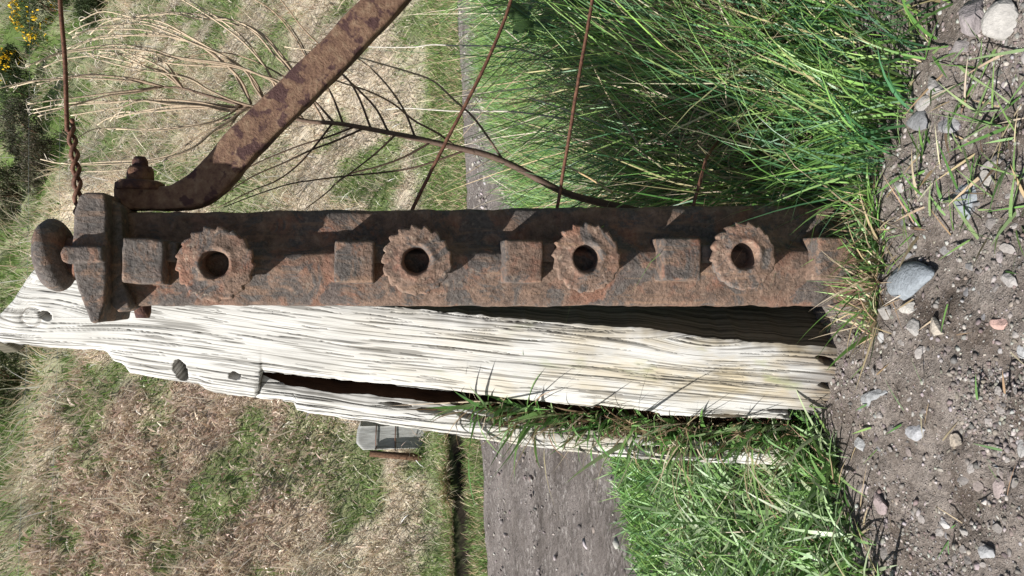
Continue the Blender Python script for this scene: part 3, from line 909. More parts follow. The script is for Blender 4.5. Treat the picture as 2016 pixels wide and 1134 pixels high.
wire('fence_wire', [P(800, 440, Y0 + 0.03), P(812, 412, Y0 + 0.03), P(880, 275, Y0 + 0.03), P(940, 160, Y0 + 0.03), P(985, 60, Y0 + 0.035), P(1010, -15, Y0 + 0.04), P(1060, -200, Y0 + 0.05)], 0.0027, 'rusty slack wire crossing the leaning dead stalk, below the brace bar')
wire('fence_wire', [P(1093, 440, Y0 + 0.03), P(1098, 405, Y0 + 0.03), P(1117, 290, Y0 + 0.03), P(1140, 150, Y0 + 0.03), P(1158, 50, Y0 + 0.035), P(1170, -30, Y0 + 0.04), P(1190, -200, Y0 + 0.05)], 0.0027, 'rusty wire running right from the post in front of dark tall grass')
wire('fence_wire', [P(1355, 440, Y0 + 0.03), P(1366, 400, Y0 + 0.03), P(1383, 340, Y0 + 0.03), P(1394, 305, Y0 + 0.05), P(1420, 270, Y0 + 0.16)], 0.0027, 'short rusty wire vanishing into the shaded grass low on the post')

# ------------------------------------------------------------------ dead branching stalk
DY = 1.40
def lin(pts, Ys=None):
    return [P(x, y, (Ys if Ys is not None else DY)) for x, y in pts]
stalk = empty('dead_plant_stalk', tuple(P(1260, 415, DY)))
tag(stalk, 'dead brown branching plant stalk leaning behind the brace bar', 'dead plant')
def twig(name, pts, r0, r1, col0, col1, n=26, parent=stalk):
    c = smooth_path(pts, n)
    V, Q, T = tube(c, np.linspace(r0, r1, n + 1), 6)
    t_ = np.concatenate([np.repeat(np.linspace(0, 1, n + 1), 6), [0, 1]])
    C = np.asarray(col0)[None, :] * (1 - t_[:, None]) + np.asarray(col1)[None, :] * t_[:, None]
    return link(name, np_mesh(name, V, Q, T, C), MAT['stalk'], parent)
BR, TAN_, PALE = (0.085, 0.052, 0.037), (0.32, 0.23, 0.15), (0.58, 0.47, 0.33)
main = [(1300, 425), (1165, 395), (1100, 374), (1018, 330), (959, 305), (900, 291), (818, 272), (774, 263), (707, 250), (663, 243), (596, 237), (519, 214), (468, 204), (405, 187), (360, 174), (318, 171)]
twig('stem', lin(main), 0.0072, 0.0016, (0.075, 0.046, 0.034), (0.15, 0.10, 0.07), 60)
BRANCH = [
 [(526, 207), (504, 168), (477, 135), (432, 105), (384, 79), (330, 55), (270, 40), (216, 36), (168, 49), (135, 66)],
 [(495, 205), (477, 162), (447, 129), (399, 93), (345, 73), (288, 70), (210, 70), (168, 81), (132, 96)],
 [(590, 233), (558, 174), (510, 147), (450, 129), (348, 115), (285, 100), (210, 96), (135, 103), (90, 115), (51, 131)],
 [(519, 214), (462, 199), (411, 177), (375, 156), (324, 144), (264, 135), (204, 120), (180, 112)],
 [(360, 174), (330, 141), (300, 123), (255, 105), (222, 90)],
 [(510, 213), (444, 214), (390, 205), (330, 201), (270, 197), (216, 202), (168, 205), (114, 213), (64, 223)],
 [(318, 171), (264, 178), (210, 184), (150, 192), (114, 196), (54, 205)],
 [(322, 171), (264, 156), (186, 147), (135, 151), (75, 159), (18, 173)],
 [(475, 205), (456, 222), (420, 240), (375, 249), (300, 257), (228, 252), (180, 256), (147, 276)],
 [(500, 210), (477, 219), (450, 240), (420, 258), (393, 282), (360, 300), (315, 313), (255, 321), (168, 324), (120, 321)],
 [(490, 209), (450, 214), (384, 213), (318, 217), (264, 223), (216, 232), (192, 246)],
 [(600, 238), (549, 183), (522, 132), (480, 84), (435, 48), (390, 18), (360, 0), (330, -20)],
 [(640, 241), (582, 147), (552, 105), (513, 64), (456, 39), (390, 28), (330, 25), (282, 31), (240, 46), (213, 66)],
 [(993, 319), (937, 237), (893, 196), (852, 159), (796, 139), (737, 122), (704, 113), (620, 100), (560, 92)],
 [(818, 272), (796, 218), (767, 174), (737, 141), (704, 115), (650, 92)],
 [(900, 291), (863, 263), (815, 237), (774, 204), (722, 178), (663, 159), (600, 128), (560, 120)],
 [(765, 261), (741, 215), (707, 178), (674, 146), (640, 100), (600, 60), (567, 18), (545, -10)],
 [(730, 253), (707, 193), (681, 152), (640, 128), (607, 118), (581, 74), (540, 24), (495, -5)],
 [(676, 245), (659, 200), (646, 174), (615, 130), (590, 80), (560, 40), (520, 12)],
 [(659, 243), (622, 202), (585, 170), (540, 140), (480, 112), (420, 104), (330, 120)],
 [(920, 295), (863, 315), (815, 330), (759, 339), (685, 346), (622, 354), (567, 363), (500, 385), (440, 408)],
 [(850, 279), (796, 309), (744, 328), (693, 341), (667, 356), (641, 381), (600, 412)],
 [(780, 264), (737, 304), (700, 333), (660, 362)],
 [(718, 252), (659, 278), (611, 296), (556, 322), (500, 346), (445, 380)],
 [(700, 249), (644, 270), (589, 287), (519, 315), (470, 340)],
 [(655, 242), (622, 285), (585, 326), (544, 356), (500, 374), (430, 408)],
]
EXTRA = []
for k in range(22):
    b = BRANCH[(k * 5) % 13]
    jx, jy = random.uniform(-26, 26), random.uniform(-20, 20)
    m = len(b) - 1
    EXTRA.append([b[0]] + [(x + jx * j / m * 1.4 + random.uniform(-5, 5), y + jy * j / m + random.uniform(-5, 5)) for j, (x, y) in enumerate(b) if 0 < j < m + (k % 2)])
for i, b in enumerate(BRANCH[:13] + EXTRA + BRANCH[13:]):
    i = i if i < 13 else (5 if i < 13 + len(EXTRA) else i - len(EXTRA))
    n = len(b)
    dev = random.uniform(-0.10, 0.10)
    pts = [P(x, y, DY + dev * (k / (n - 1)) ** 1.2) for k, (x, y) in enumerate(b)]
    lowb = i >= 20
    br_o = twig('branch', pts, 0.0021 if not lowb else 0.0020, 0.0009, BR if i >= 13 else (0.24, 0.17, 0.115), (0.11, 0.075, 0.05) if lowb else (PALE if i < 14 else TAN_), 30)
    if i < 13:                       # wispy seed-stalk curls near the tips
        c = smooth_path(pts, 30)
        H = Heap()
        for k in range(9):
            st = c[random.randint(15, 30)]
            d0 = np.array([random.uniform(-1, 1), random.uniform(-1, 1), random.uniform(0.0, 1.3)]); d0 /= np.linalg.norm(d0)
            d1 = np.array([random.uniform(-1, 1), random.uniform(-1, 1), random.uniform(-1, 0.6)]); ll = random.uniform(0.008, 0.020)
            cc = smooth_path([st, st + d0 * ll * .6, st + d0 * ll + d1 * ll * .35, st + d0 * ll * .9 + d1 * ll * .8], 6)
            V, Q, T = tube(cc, np.linspace(0.0006, 0.0004, 7), 4)
            H.add(V, Q, T, np.tile(np.array([0.50, 0.44, 0.36]), (len(V), 1)))
        tag(H.build('seed_wisps', MAT['stalk'], br_o), kind='stuff')

# loose straight dead stems behind, each a thing of its own
def stem(pts, Yd, r0, r1, c0, c1, label, name='dry_reed', cat='stem', grp=None):
    c = smooth_path([P(x, y, Yd + 0.08 * k) for k, (x, y) in enumerate(pts)], 24)
    V, Q, T = tube(c, np.linspace(r0, r1, 25), 6)
    t_ = np.concatenate([np.repeat(np.linspace(0, 1, 25), 6), [0, 1]])
    C = np.asarray(c0)[None, :] * (1 - t_[:, None]) + np.asarray(c1)[None, :] * t_[:, None]
    return tag(link(name, np_mesh(name, V, Q, T, C), MAT['stalk']), label, cat, grp)
stem([(1342, 137), (1290, 103), (1230, 68), (1165, 30), (1090, -5), (1040, -30)], 1.42, 0.0065, 0.0058, (0.34, 0.25, 0.17), (0.26, 0.18, 0.13), 'thick pale broken reed stem slanting through the shaded tall grass')
stem([(1275, 312), (1215, 220), (1165, 125), (1120, 40)], 1.36, 0.0022, 0.0022, (0.36, 0.28, 0.17), (0.50, 0.42, 0.28), 'thin straw stalk crossing behind the middle wire in dark grass')
stem([(1305, 330), (1210, 262), (1130, 222), (1043, 193)], 1.40, 0.0022, 0.0020, (0.30, 0.24, 0.17), (0.52, 0.44, 0.32), 'thin straw stalk curving up to the left below the middle wire')
stem([(1204, 378), (1160, 350), (1110, 324)], 1.30, 0.0022, 0.0018, (0.46, 0.33, 0.17), (0.42, 0.30, 0.16), 'short yellow straw beside the foot of the dead branching stalk')
stem([(1100, 120), (1000, 93), (900, 90), (850, 88), (810, 93), (725, 92), (620, 84)], 1.75, 0.0024, 0.0012, (0.36, 0.32, 0.26), (0.44, 0.42, 0.37), 'silvery white stem standing right of the brace bar')
stem([(1120, 235), (1010, 220), (900, 219), (800, 213), (760, 216)], 1.75, 0.0024, 0.0012, (0.36, 0.32, 0.26), (0.44, 0.42, 0.37), 'short silvery white stem standing among green track-side grass')

# a broad-leaved weed poking up between the grasses
weed = empty('broad_leaved_weed', tuple(P(1120, 60, 1.62)))
tag(weed, 'dark broad-leaved weed at the top of the shaded grass beside the slack wire', 'weed')
wb = P(1100, 55, 1.62)
V, Q, T = tube(smooth_path([wb + np.array([0.02, 0, -0.25]), wb, P(1030, 40, 1.60)], 10), np.linspace(0.003, 0.0015, 11), 6)
link('stem', np_mesh('stem', V, Q, T, np.tile([0.07, 0.10, 0.04], (len(V), 1))), MAT['stalk'], weed)
for k, (x0, y0, x1, y1, w_) in enumerate([(1035, 42, 1004, 8, 0.020), (1050, 45, 1012, 58, 0.017), (1070, 48, 1040, 72, 0.018), (1040, 40, 1030, 2, 0.016), (1085, 52, 1062, 22, 0.016)]):
    a = P(x0, y0, 1.60); b = P(x1, y1, 1.57 + 0.02 * k)
    d_ = b - a; sd = np.cross(d_, [0, -0.8, 0.6]); sd /= np.linalg.norm(sd)
    up_ = np.cross(sd, d_); up_ /= np.linalg.norm(up_)
    rows = []
    for t_ in np.linspace(0, 1, 12):
        ww = w_ * math.sin(math.pi * min(1, t_ * 0.96 + 0.03)) ** 0.7 * (1 + 0.22 * (-1) ** int(t_ * 12))
        c_ = a + d_ * t_ + up_ * (-0.012 * t_ * t_)
        rows += [c_ - sd * ww + up_ * ww * 0.35, c_, c_ + sd * ww + up_ * ww * 0.35]
    V = np.array(rows)
    link('leaf', np_mesh('leaf', V, grid_quads(12, 3), None, np.tile([0.055, 0.10, 0.035], (len(V), 1))), MAT['grass'], weed)

# ------------------------------------------------------------------ weathered stump of a fence post across the track
fY = 7.55
fl, fr_ = P(780, 884, fY)[0], P(780, 838, fY)[0]
ftop, fbot = P(702, 862, fY)[2], P(880, 862, fY)[2] - 0.25
fp_ = empty('far_fence_post', ((fl + fr_) / 2, fY, fbot))
tag(fp_, 'short grey squared fence post across the stony track', 'wooden post')
bm = bmesh.new()
nr, ncx = 40, 14
V = []; UV = []
for i in range(nr):
    z = fbot + (ftop - fbot) * i / (nr - 1)
    for j in range(ncx):
        a = j / (ncx - 1)
        top = ftop - 0.10 * max(0, (0.30 - a)) / 0.30 * 0.6 - 0.03 * max(0, a - 0.7) / 0.3
        zz2 = min(z, top) if i == nr - 1 else z * 1.0
        V.append((fl + (fr_ - fl) * a, fY, fbot + (top - fbot) * i / (nr - 1))); UV.append((zz2, a * 0.25))
V = np.array(V); off = len(V)
Vb = V + np.array([0.02, 0.22, 0])
VV = np.concatenate([V, Vb]); UVs = np.concatenate([UV, UV])
Q = [grid_quads(nr, ncx), grid_quads(nr, ncx, off)]
ii = np.arange(nr - 1) * ncx
for e in (0, ncx - 1): Q.append(np.stack([ii + e, ii + ncx + e, ii + ncx + e + off, ii + e + off], -1))
jj = (nr - 1) * ncx + np.arange(ncx - 1)
Q.append(np.stack([jj, jj + 1, jj + 1 + off, jj + off], -1))
VV = disp(VV, 0.006, 12, 950)
link('post_shaft', np_mesh('post_shaft', VV, np.concatenate(Q), None, None, UVs), MAT['wood_far'], fp_, smooth=False)
for px in (740, 778):
    V, Q, T = tube([P(px, 887, fY - 0.012), P(px, 862, fY - 0.014), P(px + 1, 836, fY - 0.012)], 0.005, 6)
    link('wire_band', np_mesh('wire_band', V, Q, T), MAT['wire'], fp_)
# dark plank leaning at its side
a = P(728, 893, fY - 0.05); b = P(885, 905, fY - 0.1)
V, Q, T = tube([a, (a + b) / 2, b + (b - a) * 0.1], [0.03, 0.034, 0.034], 4)
o = link('dark_stake', np_mesh('dark_stake', V, Q, T), MAT['wood_rot'], None, smooth=False)
tag(o, 'thin dark stake leaning left of the grey far post', 'stake')

# ------------------------------------------------------------------ stones
def rock_mesh(name, seed, flat=0.6, rough=0.28, sub=3, facets=6):
    bm = bmesh.new(); bmesh.ops.create_icosphere(bm, subdivisions=sub, radius=1.0)
    co = np.array([v.co for v in bm.verts]); 
    rg = np.random.default_rng(seed)
    for _ in range(facets):                                     # chop flat faces into the ball
        n_ = rg.normal(size=3); n_ /= np.linalg.norm(n_); h_ = rg.uniform(0.45, 0.85)
        dd = co @ n_ - h_; co = co - np.where(dd > 0, dd, 0)[:, None] * n_[None, :] * 0.92
    co *= (1 + rough * 0.5 * fbm(co * 1.6 + seed, 3, seed))[:, None]
    co[:, 2] *= flat
    for v, c_ in zip(bm.verts, co): v.co = c_
    me = bpy.data.meshes.new(name); bm.to_mesh(me); bm.free()
    return me

def paint(me, col):
    at = me.attributes.new('tint', 'FLOAT_COLOR', 'POINT')
    c = np.ones((len(me.vertices), 4), np.float32); c[:, :3] = col
    at.data.foreach_set('color', c.ravel())

STONES = [  # x, y, half-size along x, half-size along y, colour, flat, label
 (1786, 553, 60, 36, (0.20, 0.22, 0.24), 0.55, 'largest smooth blue-grey stone by the straw tuft at the iron post foot'),
 (1972, 48, 42, 46, (0.29, 0.275, 0.255), 0.8, 'pale sunlit angular rock in the stony corner beside the grass'),
 (1918, 28, 34, 40, (0.21, 0.185, 0.185), 0.7, 'mauve-grey rock touching the pale angular rock and the green grass'),
 (2014, 110, 22, 26, (0.24, 0.22, 0.21), 0.7, 'grey rock cut by the frame beside the pale angular rock'),
 (1893, 92, 26, 20, (0.20, 0.18, 0.175), 0.6, 'flat grey-brown stone half under green grass tips'),
 (1806, 236, 30, 19, (0.15, 0.15, 0.155), 0.5, 'dark grey oval cobble lying in the edge of the lit grass'),
 (1817, 203, 19, 16, (0.25, 0.235, 0.225), 0.6, 'small round grey stone just above the dark oval cobble'),
 (1862, 248, 24, 20, (0.20, 0.195, 0.20), 0.5, 'medium grey stone right below the dark oval cobble'),
 (1893, 398, 26, 48, (0.18, 0.195, 0.21), 0.45, 'long blue-grey slate lying on edge among sparse grass'),
 (1946, 318, 32, 18, (0.21, 0.19, 0.18), 0.55, 'brown-grey angular stone above the long blue slate'),
 (1842, 170, 20, 22, (0.23, 0.215, 0.205), 0.6, 'dull grey stone tucked against the lit grass edge'),
 (1765, 365, 16, 14, (0.26, 0.245, 0.235), 0.6, 'small pale stone under the drooping grass beside the post'),
 (1938, 352, 16, 22, (0.28, 0.26, 0.24), 0.6, 'light brown stone beside the long blue slate'),
 (1840, 1031, 13, 11, (0.36, 0.35, 0.34), 0.6, 'small white round pebble with a dark hollow beside it'),
 (1718, 781, 36, 17, (0.24, 0.245, 0.25), 0.35, 'flat grey slate flake in front of the timber foot'),
 (1797, 852, 24, 20, (0.26, 0.26, 0.27), 0.35, 'three-pointed grey stone on open dirt'),
 (1726, 988, 21, 24, (0.25, 0.20, 0.195), 0.5, 'pinkish brown stone by the broad-leaved grass'),
 (1960, 962, 18, 22, (0.25, 0.205, 0.195), 0.45, 'pinkish grey oval stone near the outer edge of the dirt'),
 (1687, 875, 14, 18, (0.25, 0.25, 0.25), 0.45, 'grey stone between the timber foot and the broad-leaved grass'),
 (1882, 869, 16, 15, (0.34, 0.29, 0.235), 0.5, 'beige round pebble on open dirt'),
 (1972, 637, 19, 18, (0.34, 0.225, 0.195), 0.5, 'salmon pink stone on bare dirt'),
 (1847, 646, 18, 21, (0.34, 0.30, 0.25), 0.5, 'beige angular stone below the blue-grey stone'),
 (1785, 606, 24, 17, (0.36, 0.34, 0.31), 0.55, 'pale rounded stone against the blue-grey stone'),
 (1738, 612, 17, 18, (0.22, 0.205, 0.19), 0.6, 'grey-brown stone wedged by the straw tuft'),
 (1803, 645, 15, 18, (0.27, 0.255, 0.24), 0.55, 'grey-tan stone between the pale rounded and the beige angular stones'),
 (1943, 1086, 22, 16, (0.24, 0.24, 0.245), 0.45, 'grey flat stone in the outer dirt corner'),
 (1886, 1048, 12, 12, (0.30, 0.28, 0.26), 0.5, 'light grey pebble near the grey flat corner stone'),
 (1902, 526, 13, 12, (0.17, 0.165, 0.165), 0.6, 'dark grey round pebble beyond the blue-grey stone'),
 (1990, 552, 20, 18, (0.25, 0.235, 0.225), 0.5, 'grey-brown stone at the frame edge above the pink stone'),
 (1729, 665, 14, 16, (0.28, 0.275, 0.27), 0.5, 'grey pebble by the hollow at the timber foot'),
 (2006, 690, 14, 16, (0.30, 0.30, 0.30), 0.5, 'pale grey pebble below the salmon pink stone'),
 (2004, 882, 17, 24, (0.28, 0.27, 0.26), 0.4, 'whitish jagged stone at the frame edge'),
 (1693, 962, 14, 18, (0.25, 0.215, 0.205), 0.5, 'brown-grey stone left of the pinkish brown stone'),
 (1965, 508, 13, 14, (0.24, 0.21, 0.205), 0.5, 'mauve pebble beside the grey-brown edge stone'),
 (1842, 495, 16, 13, (0.21, 0.20, 0.195), 0.5, 'grey pebble between the blue-grey stone and the blue slate'),
]
for k, (px, py, ax_, ay_, col, fl_, lab) in enumerate(STONES):
    g = G(px, py, 0.008)
    dep = (g - CAMP) @ FWD / FPX
    sy = ay_ * dep
    el = math.atan2(CAM_H, g[1])
    fl2 = fl_
    # along x in the picture we see the ground foreshortened
    sdep = ax_ * dep / (math.sin(el) + 0.35 * fl2 * math.cos(el)) * 0.98
    me = rock_mesh('stone', 40 + k * 3, 1.0, 0.25, 3, 13 if k not in (0, 5, 6) else 4)
    paint(me, np.array(col) * rng.uniform(0.95, 1.05))
    o = link('stone', me, MAT['stone'], None, smooth=(k in (0, 5, 6, 13)))
    zz3 = min(sy, sdep) * fl2
    zg = near_height(np.array([g[0]]), np.array([g[1]]))[0]
    o.location = (g[0], g[1], zg + zz3 * 0.05)
    o.scale = (sy * 1.05, sdep * 1.05, zz3)
    o.rotation_euler = (random.uniform(-.12, .12), random.uniform(-.12, .12), random.uniform(-0.35, 0.35))
    tag(o, lab, 'stone')

# middling pebbles, nothing to tell one from another
pm = [rock_mesh('pebble', 400 + k, 0.45, 0.45, 2, 11) for k in range(10)]
for k, me in enumerate(pm):
    paint(me, [(0.16, 0.145, 0.135), (0.20, 0.18, 0.168), (0.14, 0.135, 0.138), (0.18, 0.15, 0.138), (0.24, 0.22, 0.205)][k % 5]); me.materials.append(MAT['stone'])
cnt = 0
while cnt < 100:
    px = random.uniform(1655, 2030); py = random.uniform(380, 1150)
    if px < 1640 + max(0, (py - 830)) * 0.33: continue
    g = G(px, py)
    o = bpy.data.objects.new('pebble', random.choice(pm)); COL.objects.link(o)
    s1 = random.choice([0.0045, 0.0055, 0.0065, 0.008, 0.0095]) * random.uniform(0.8, 1.2)
    zg = near_height(np.array([g[0]]), np.array([g[1]]))[0]
    o.location = (g[0], g[1], zg - s1 * 0.12); o.scale = (s1 * random.uniform(.8, 1.35), s1, s1 * random.uniform(.7, 1))
    o.rotation_euler = (random.uniform(-.4, .4), random.uniform(-.4, .4), random.uniform(0, 6.28))
    tag(o, 'small loose pebble in the bare gravelly dirt', 'pebble', 'small pebbles in the dirt'); cnt += 1

ICO = None
def scatter_stones(pos, size, col, flat=0.65):
    """crushed gravel: jittered icosahedra"""
    bm = bmesh.new(); bmesh.ops.create_icosphere(bm, subdivisions=1, radius=1.0)
    v0 = np.array([v.co for v in bm.verts]); t0 = np.array([[v.index for v in f_.verts] for f_ in bm.faces]); bm.free()
    n = len(pos); m = len(v0)
    jit = rng.uniform(0.45, 1.35, (n, m, 1))
    sc3 = np.stack([rng.uniform(.7, 1.35, n), rng.uniform(.7, 1.1, n), rng.uniform(.3, .75, n) * flat / 0.65], -1)
    a_ = rng.uniform(0, 6.28, n)
    V = v0[None] * jit * sc3[:, None, :] * np.asarray(size)[:, None, None]
    x_ = V[:, :, 0] * np.cos(a_)[:, None] - V[:, :, 1] * np.sin(a_)[:, None]
    y_ = V[:, :, 0] * np.sin(a_)[:, None] + V[:, :, 1] * np.cos(a_)[:, None]
    V = np.stack([x_, y_, V[:, :, 2]], -1) + pos[:, None, :]
    T = (t0[None] + (np.arange(n) * m)[:, None, None]).reshape(-1, 3)
    return V.reshape(-1, 3), None, T, np.repeat(col, m, axis=0)

GREYS = [(0.15, 0.13, 0.116), (0.18, 0.16, 0.145), (0.23, 0.208, 0.19), (0.115, 0.10, 0.095), (0.16, 0.13, 0.115), (0.30, 0.28, 0.26)]
n = 34000
px = rng.uniform(1600, 2160, n); py = rng.uniform(-250, 1450, n)
g = on_ground(px, py)
dens = 0.25 + 0.75 * smooth01(-0.15, 0.25, fbm(g * np.array([7, 7, 1]), 3, 91))
keep = (rng.uniform(0, 1, n) < dens)
g = g[keep]
size = 0.0012 + 0.0042 * rng.uniform(0, 1, len(g)) ** 4.0
g[:, 2] = near_height(g[:, 0], g[:, 1]) + size * 0.05
H = Heap(); H.add(*scatter_stones(g, size, palette(len(g), GREYS, 0.2)))
tag(H.build('gravel', MAT['gravel'], None, False), 'fine grey gravel strewn over the bare dirt in front', 'gravel', kind='stuff')
n = 14000
xv = rng.uniform(-3.6, 4.2, n); qv = q_near(xv) + 0.03 + (6.62 - q_near(xv)) * rng.uniform(0, 1, n)
w = 0.15 + np.exp(-((qv - 4.95) / 0.6) ** 2) + 0.5 * np.exp(-((qv - q_near(xv)) / 0.3) ** 2)
keep = rng.uniform(0, 1.3, n) < w
qv, xv = qv[keep], xv[keep]; yv = qv + TS * xv
size = 0.006 + 0.016 * rng.uniform(0, 1, len(qv)) ** 4
g = np.stack([xv, yv, height(xv, yv) + 0.018 + size * 0.1], -1)
H = Heap(); H.add(*scatter_stones(g, size, palette(len(g), [(0.15, 0.13, 0.12), (0.23, 0.205, 0.19), (0.34, 0.315, 0.295)], 0.2), 0.9))
tag(H.build('track_gravel', MAT['gravel'], None, False), 'loose stones along the track behind the posts', 'gravel', kind='stuff')

# ------------------------------------------------------------------ grasses
GREEN = [(0.130, 0.255, 0.060), (0.170, 0.315, 0.075), (0.100, 0.210, 0.060), (0.230, 0.360, 0.105), (0.150, 0.270, 0.110)]
BLUEG = [(0.055, 0.150, 0.062), (0.080, 0.190, 0.090), (0.050, 0.135, 0.045), (0.12, 0.23, 0.12)]
STRAW = [(0.46, 0.37, 0.24), (0.38, 0.29, 0.18), (0.54, 0.46, 0.33), (0.30, 0.21, 0.13)]

def seed_in(poly, n):
    poly = np.array(poly); lo, hi = poly.min(0), poly.max(0)
    out = []
    tot = 0
    while tot < n:
        c = rng.uniform(lo, hi, (n * 2, 2))
        ins = np.zeros(len(c), bool)
        j = len(poly) - 1
        for i in range(len(poly)):
            a, b = poly[i], poly[j]
            cond = ((a[1] > c[:, 1]) != (b[1] > c[:, 1])) & (c[:, 0] < (b[0] - a[0]) * (c[:, 1] - a[1]) / (b[1] - a[1] + 1e-12) + a[0])
            ins ^= cond; j = i
        c = c[ins]; out.append(c); tot += len(c)
    return np.concatenate(out)[:n]

def root(c, lift=-0.006):
    return np.stack([c[:, 0], c[:, 1], near_height(c[:, 0], c[:, 1]) + lift], -1)

# tall tussock right of the post
H = Heap()
poly = [(0.15, 1.08), (0.25, 1.00), (0.43, 0.89), (0.8, 0.74), (1.5, 0.8), (1.6, 1.9), (0.9, 2.35), (0.16, 2.2), (0.14, 1.3)]
n = 23000
c = seed_in(poly, n)
front = smooth01(0.0, 0.45, (c[:, 1] - (1.12 - 0.42 * (c[:, 0] - 0.15))))
tn = fbm(np.stack([c[:, 0] * 5, c[:, 1] * 5, c[:, 0] * 0], -1), 2, 51)
gap = np.exp(-(((c[:, 0] - 0.42) / 0.17) ** 2 + ((c[:, 1] - 1.60) / 0.25) ** 2))
keep = rng.uniform(0, 1, n) < (0.55 + 0.6 * tn + 0.25) * (1 - 0.8 * gap)
c = c[keep]; front = front[keep]; tn = tn[keep]; n = len(c)
ln = (0.17 + 0.18 * front) * rng.uniform(0.6, 1.3, n) * (1 + 0.35 * tn)
ln = ln * (0.85 + 1.15 * np.exp(-((c[:, 1] - (1.28 + 0.55 * c[:, 0])) / 0.22) ** 2))
az = rng.normal(0.2, 1.5, n)
col = palette(n, GREEN + BLUEG + [(0.22, 0.38, 0.09), (0.27, 0.40, 0.13), (0.42, 0.38, 0.2)], 0.22)
H.add(*blades(root(c), az, rng.uniform(0.05, 0.55, n), ln, rng.uniform(0.0024, 0.0050, n), rng.uniform(0.2, 1.0, n), col, 5))
# dead blades in the heart of it
n = 9000
c = seed_in([(0.2, 1.35), (0.9, 1.2), (1.4, 1.6), (0.8, 2.25), (0.18, 2.15)], n)
H.add(*blades(root(c), rng.uniform(0, 6.28, n), rng.uniform(0.2, 1.2, n), rng.uniform(0.12, 0.34, n), rng.uniform(0.0018, 0.0034, n), rng.uniform(-0.3, 1.4, n), palette(n, [(0.27, 0.21, 0.145), (0.36, 0.285, 0.20), (0.19, 0.14, 0.09)], 0.2), 5))
n = 5000
c = np.stack([rng.normal(0.42, 0.16, n), rng.normal(1.58, 0.22, n)], -1)
c = c[(c[:, 1] > 1.26) & (c[:, 0] > 0.16)]; n = len(c)
H.add(*blades(root(c), rng.uniform(0, 6.28, n), rng.uniform(0.0, 1.1, n), rng.uniform(0.15, 0.42, n), rng.uniform(0.0022, 0.0042, n), rng.uniform(-0.4, 1.6, n), palette(n, [(0.34, 0.27, 0.19), (0.46, 0.375, 0.27), (0.25, 0.185, 0.125), (0.55, 0.47, 0.35)], 0.2), 5))
# lit back of the verge, up to the track
n = 16000
c = seed_in([(0.05, 2.2), (0.9, 2.2), (2.0, 2.6), (2.2, 5.6), (1.5, 5.45), (1.0, 4.72), (0.5, 4.0), (0.05, 3.38)], n)
H.add(*blades(root(c), rng.normal(0.3, 1.6, n), rng.uniform(0.05, 0.7, n), rng.uniform(0.10, 0.30, n), rng.uniform(0.003, 0.006, n), rng.uniform(0.2, 1.0, n), np.where((rng.uniform(0, 1, n) < .10)[:, None], palette(n, STRAW, .2), palette(n, GREEN + [(0.26, 0.36, 0.11)], .2)), 4))
tag(H.build('tussock_grass', MAT['grass']), 'tall green tussock grass filling the ground right of the iron post', 'grass', kind='stuff')

# sparse dry flower stems standing behind it
H = Heap()
n = 220
c = seed_in([(0.10, 1.6), (1.1, 1.5), (1.5, 2.3), (0.10, 2.5)], n)
H.add(*blades(root(c), rng.normal(2.6, 0.9, n), rng.uniform(0.0, 0.55, n), rng.uniform(0.35, 0.85, n), rng.uniform(0.0024, 0.0042, n), rng.uniform(0.0, 0.9, n), palette(n, [(0.58, 0.48, 0.33), (0.50, 0.38, 0.24), (0.66, 0.58, 0.45)], 0.15), 6))
tag(H.build('dry_grass_stems', MAT['straw']), 'thin dry straw stems standing behind the green tussock', 'dry grass', kind='stuff')

# short broad-bladed grass left of the timber
H = Heap()
poly = [(-0.205, 1.30), (-0.27, 1.20), (-0.44, 1.10), (-0.8, 0.93), (-1.3, 0.75), (-1.62, 1.02), (-1.2, 1.58), (-0.8, 2.15), (-0.52, 2.55), (-0.12, 3.10), (-0.02, 2.3), (-0.12, 1.5)]
n = 15000
c = seed_in(poly, n)
col = palette(n, GREEN, 0.2)
H.add(*blades(root(c), rng.uniform(0, 6.28, n), rng.uniform(0.3, 1.2, n), rng.uniform(0.04, 0.10, n), rng.uniform(0.0035, 0.0065, n), rng.uniform(0.1, 1.0, n), col, 4))
n = 2100
poly = [(-0.205, 1.30), (-0.27, 1.19), (-0.44, 1.085), (-0.9, 0.88), (-1.1, 1.4), (-0.55, 1.85), (-0.20, 1.75)]
c = seed_in(poly, n)
H.add(*blades(root(c), rng.uniform(0, 6.28, n), rng.uniform(0.3, 1.2, n), rng.uniform(0.07, 0.16, n), rng.uniform(0.006, 0.0105, n), rng.uniform(0.2, 1.1, n), palette(n, [(0.20, 0.32, 0.12), (0.27, 0.38, 0.19), (0.15, 0.27, 0.08), (0.34, 0.41, 0.25)], 0.15), 5))
n = 900
c = seed_in(poly, n)
H.add(*blades(root(c), rng.uniform(0, 6.28, n), rng.uniform(0.8, 1.5, n), rng.uniform(0.05, 0.14, n), rng.uniform(0.003, 0.006, n), rng.uniform(-0.2, 0.6, n), palette(n, STRAW, 0.2), 4))
tag(H.build('verge_grass', MAT['grass']), 'short broad-bladed green grass left of the timber post', 'grass', kind='stuff')

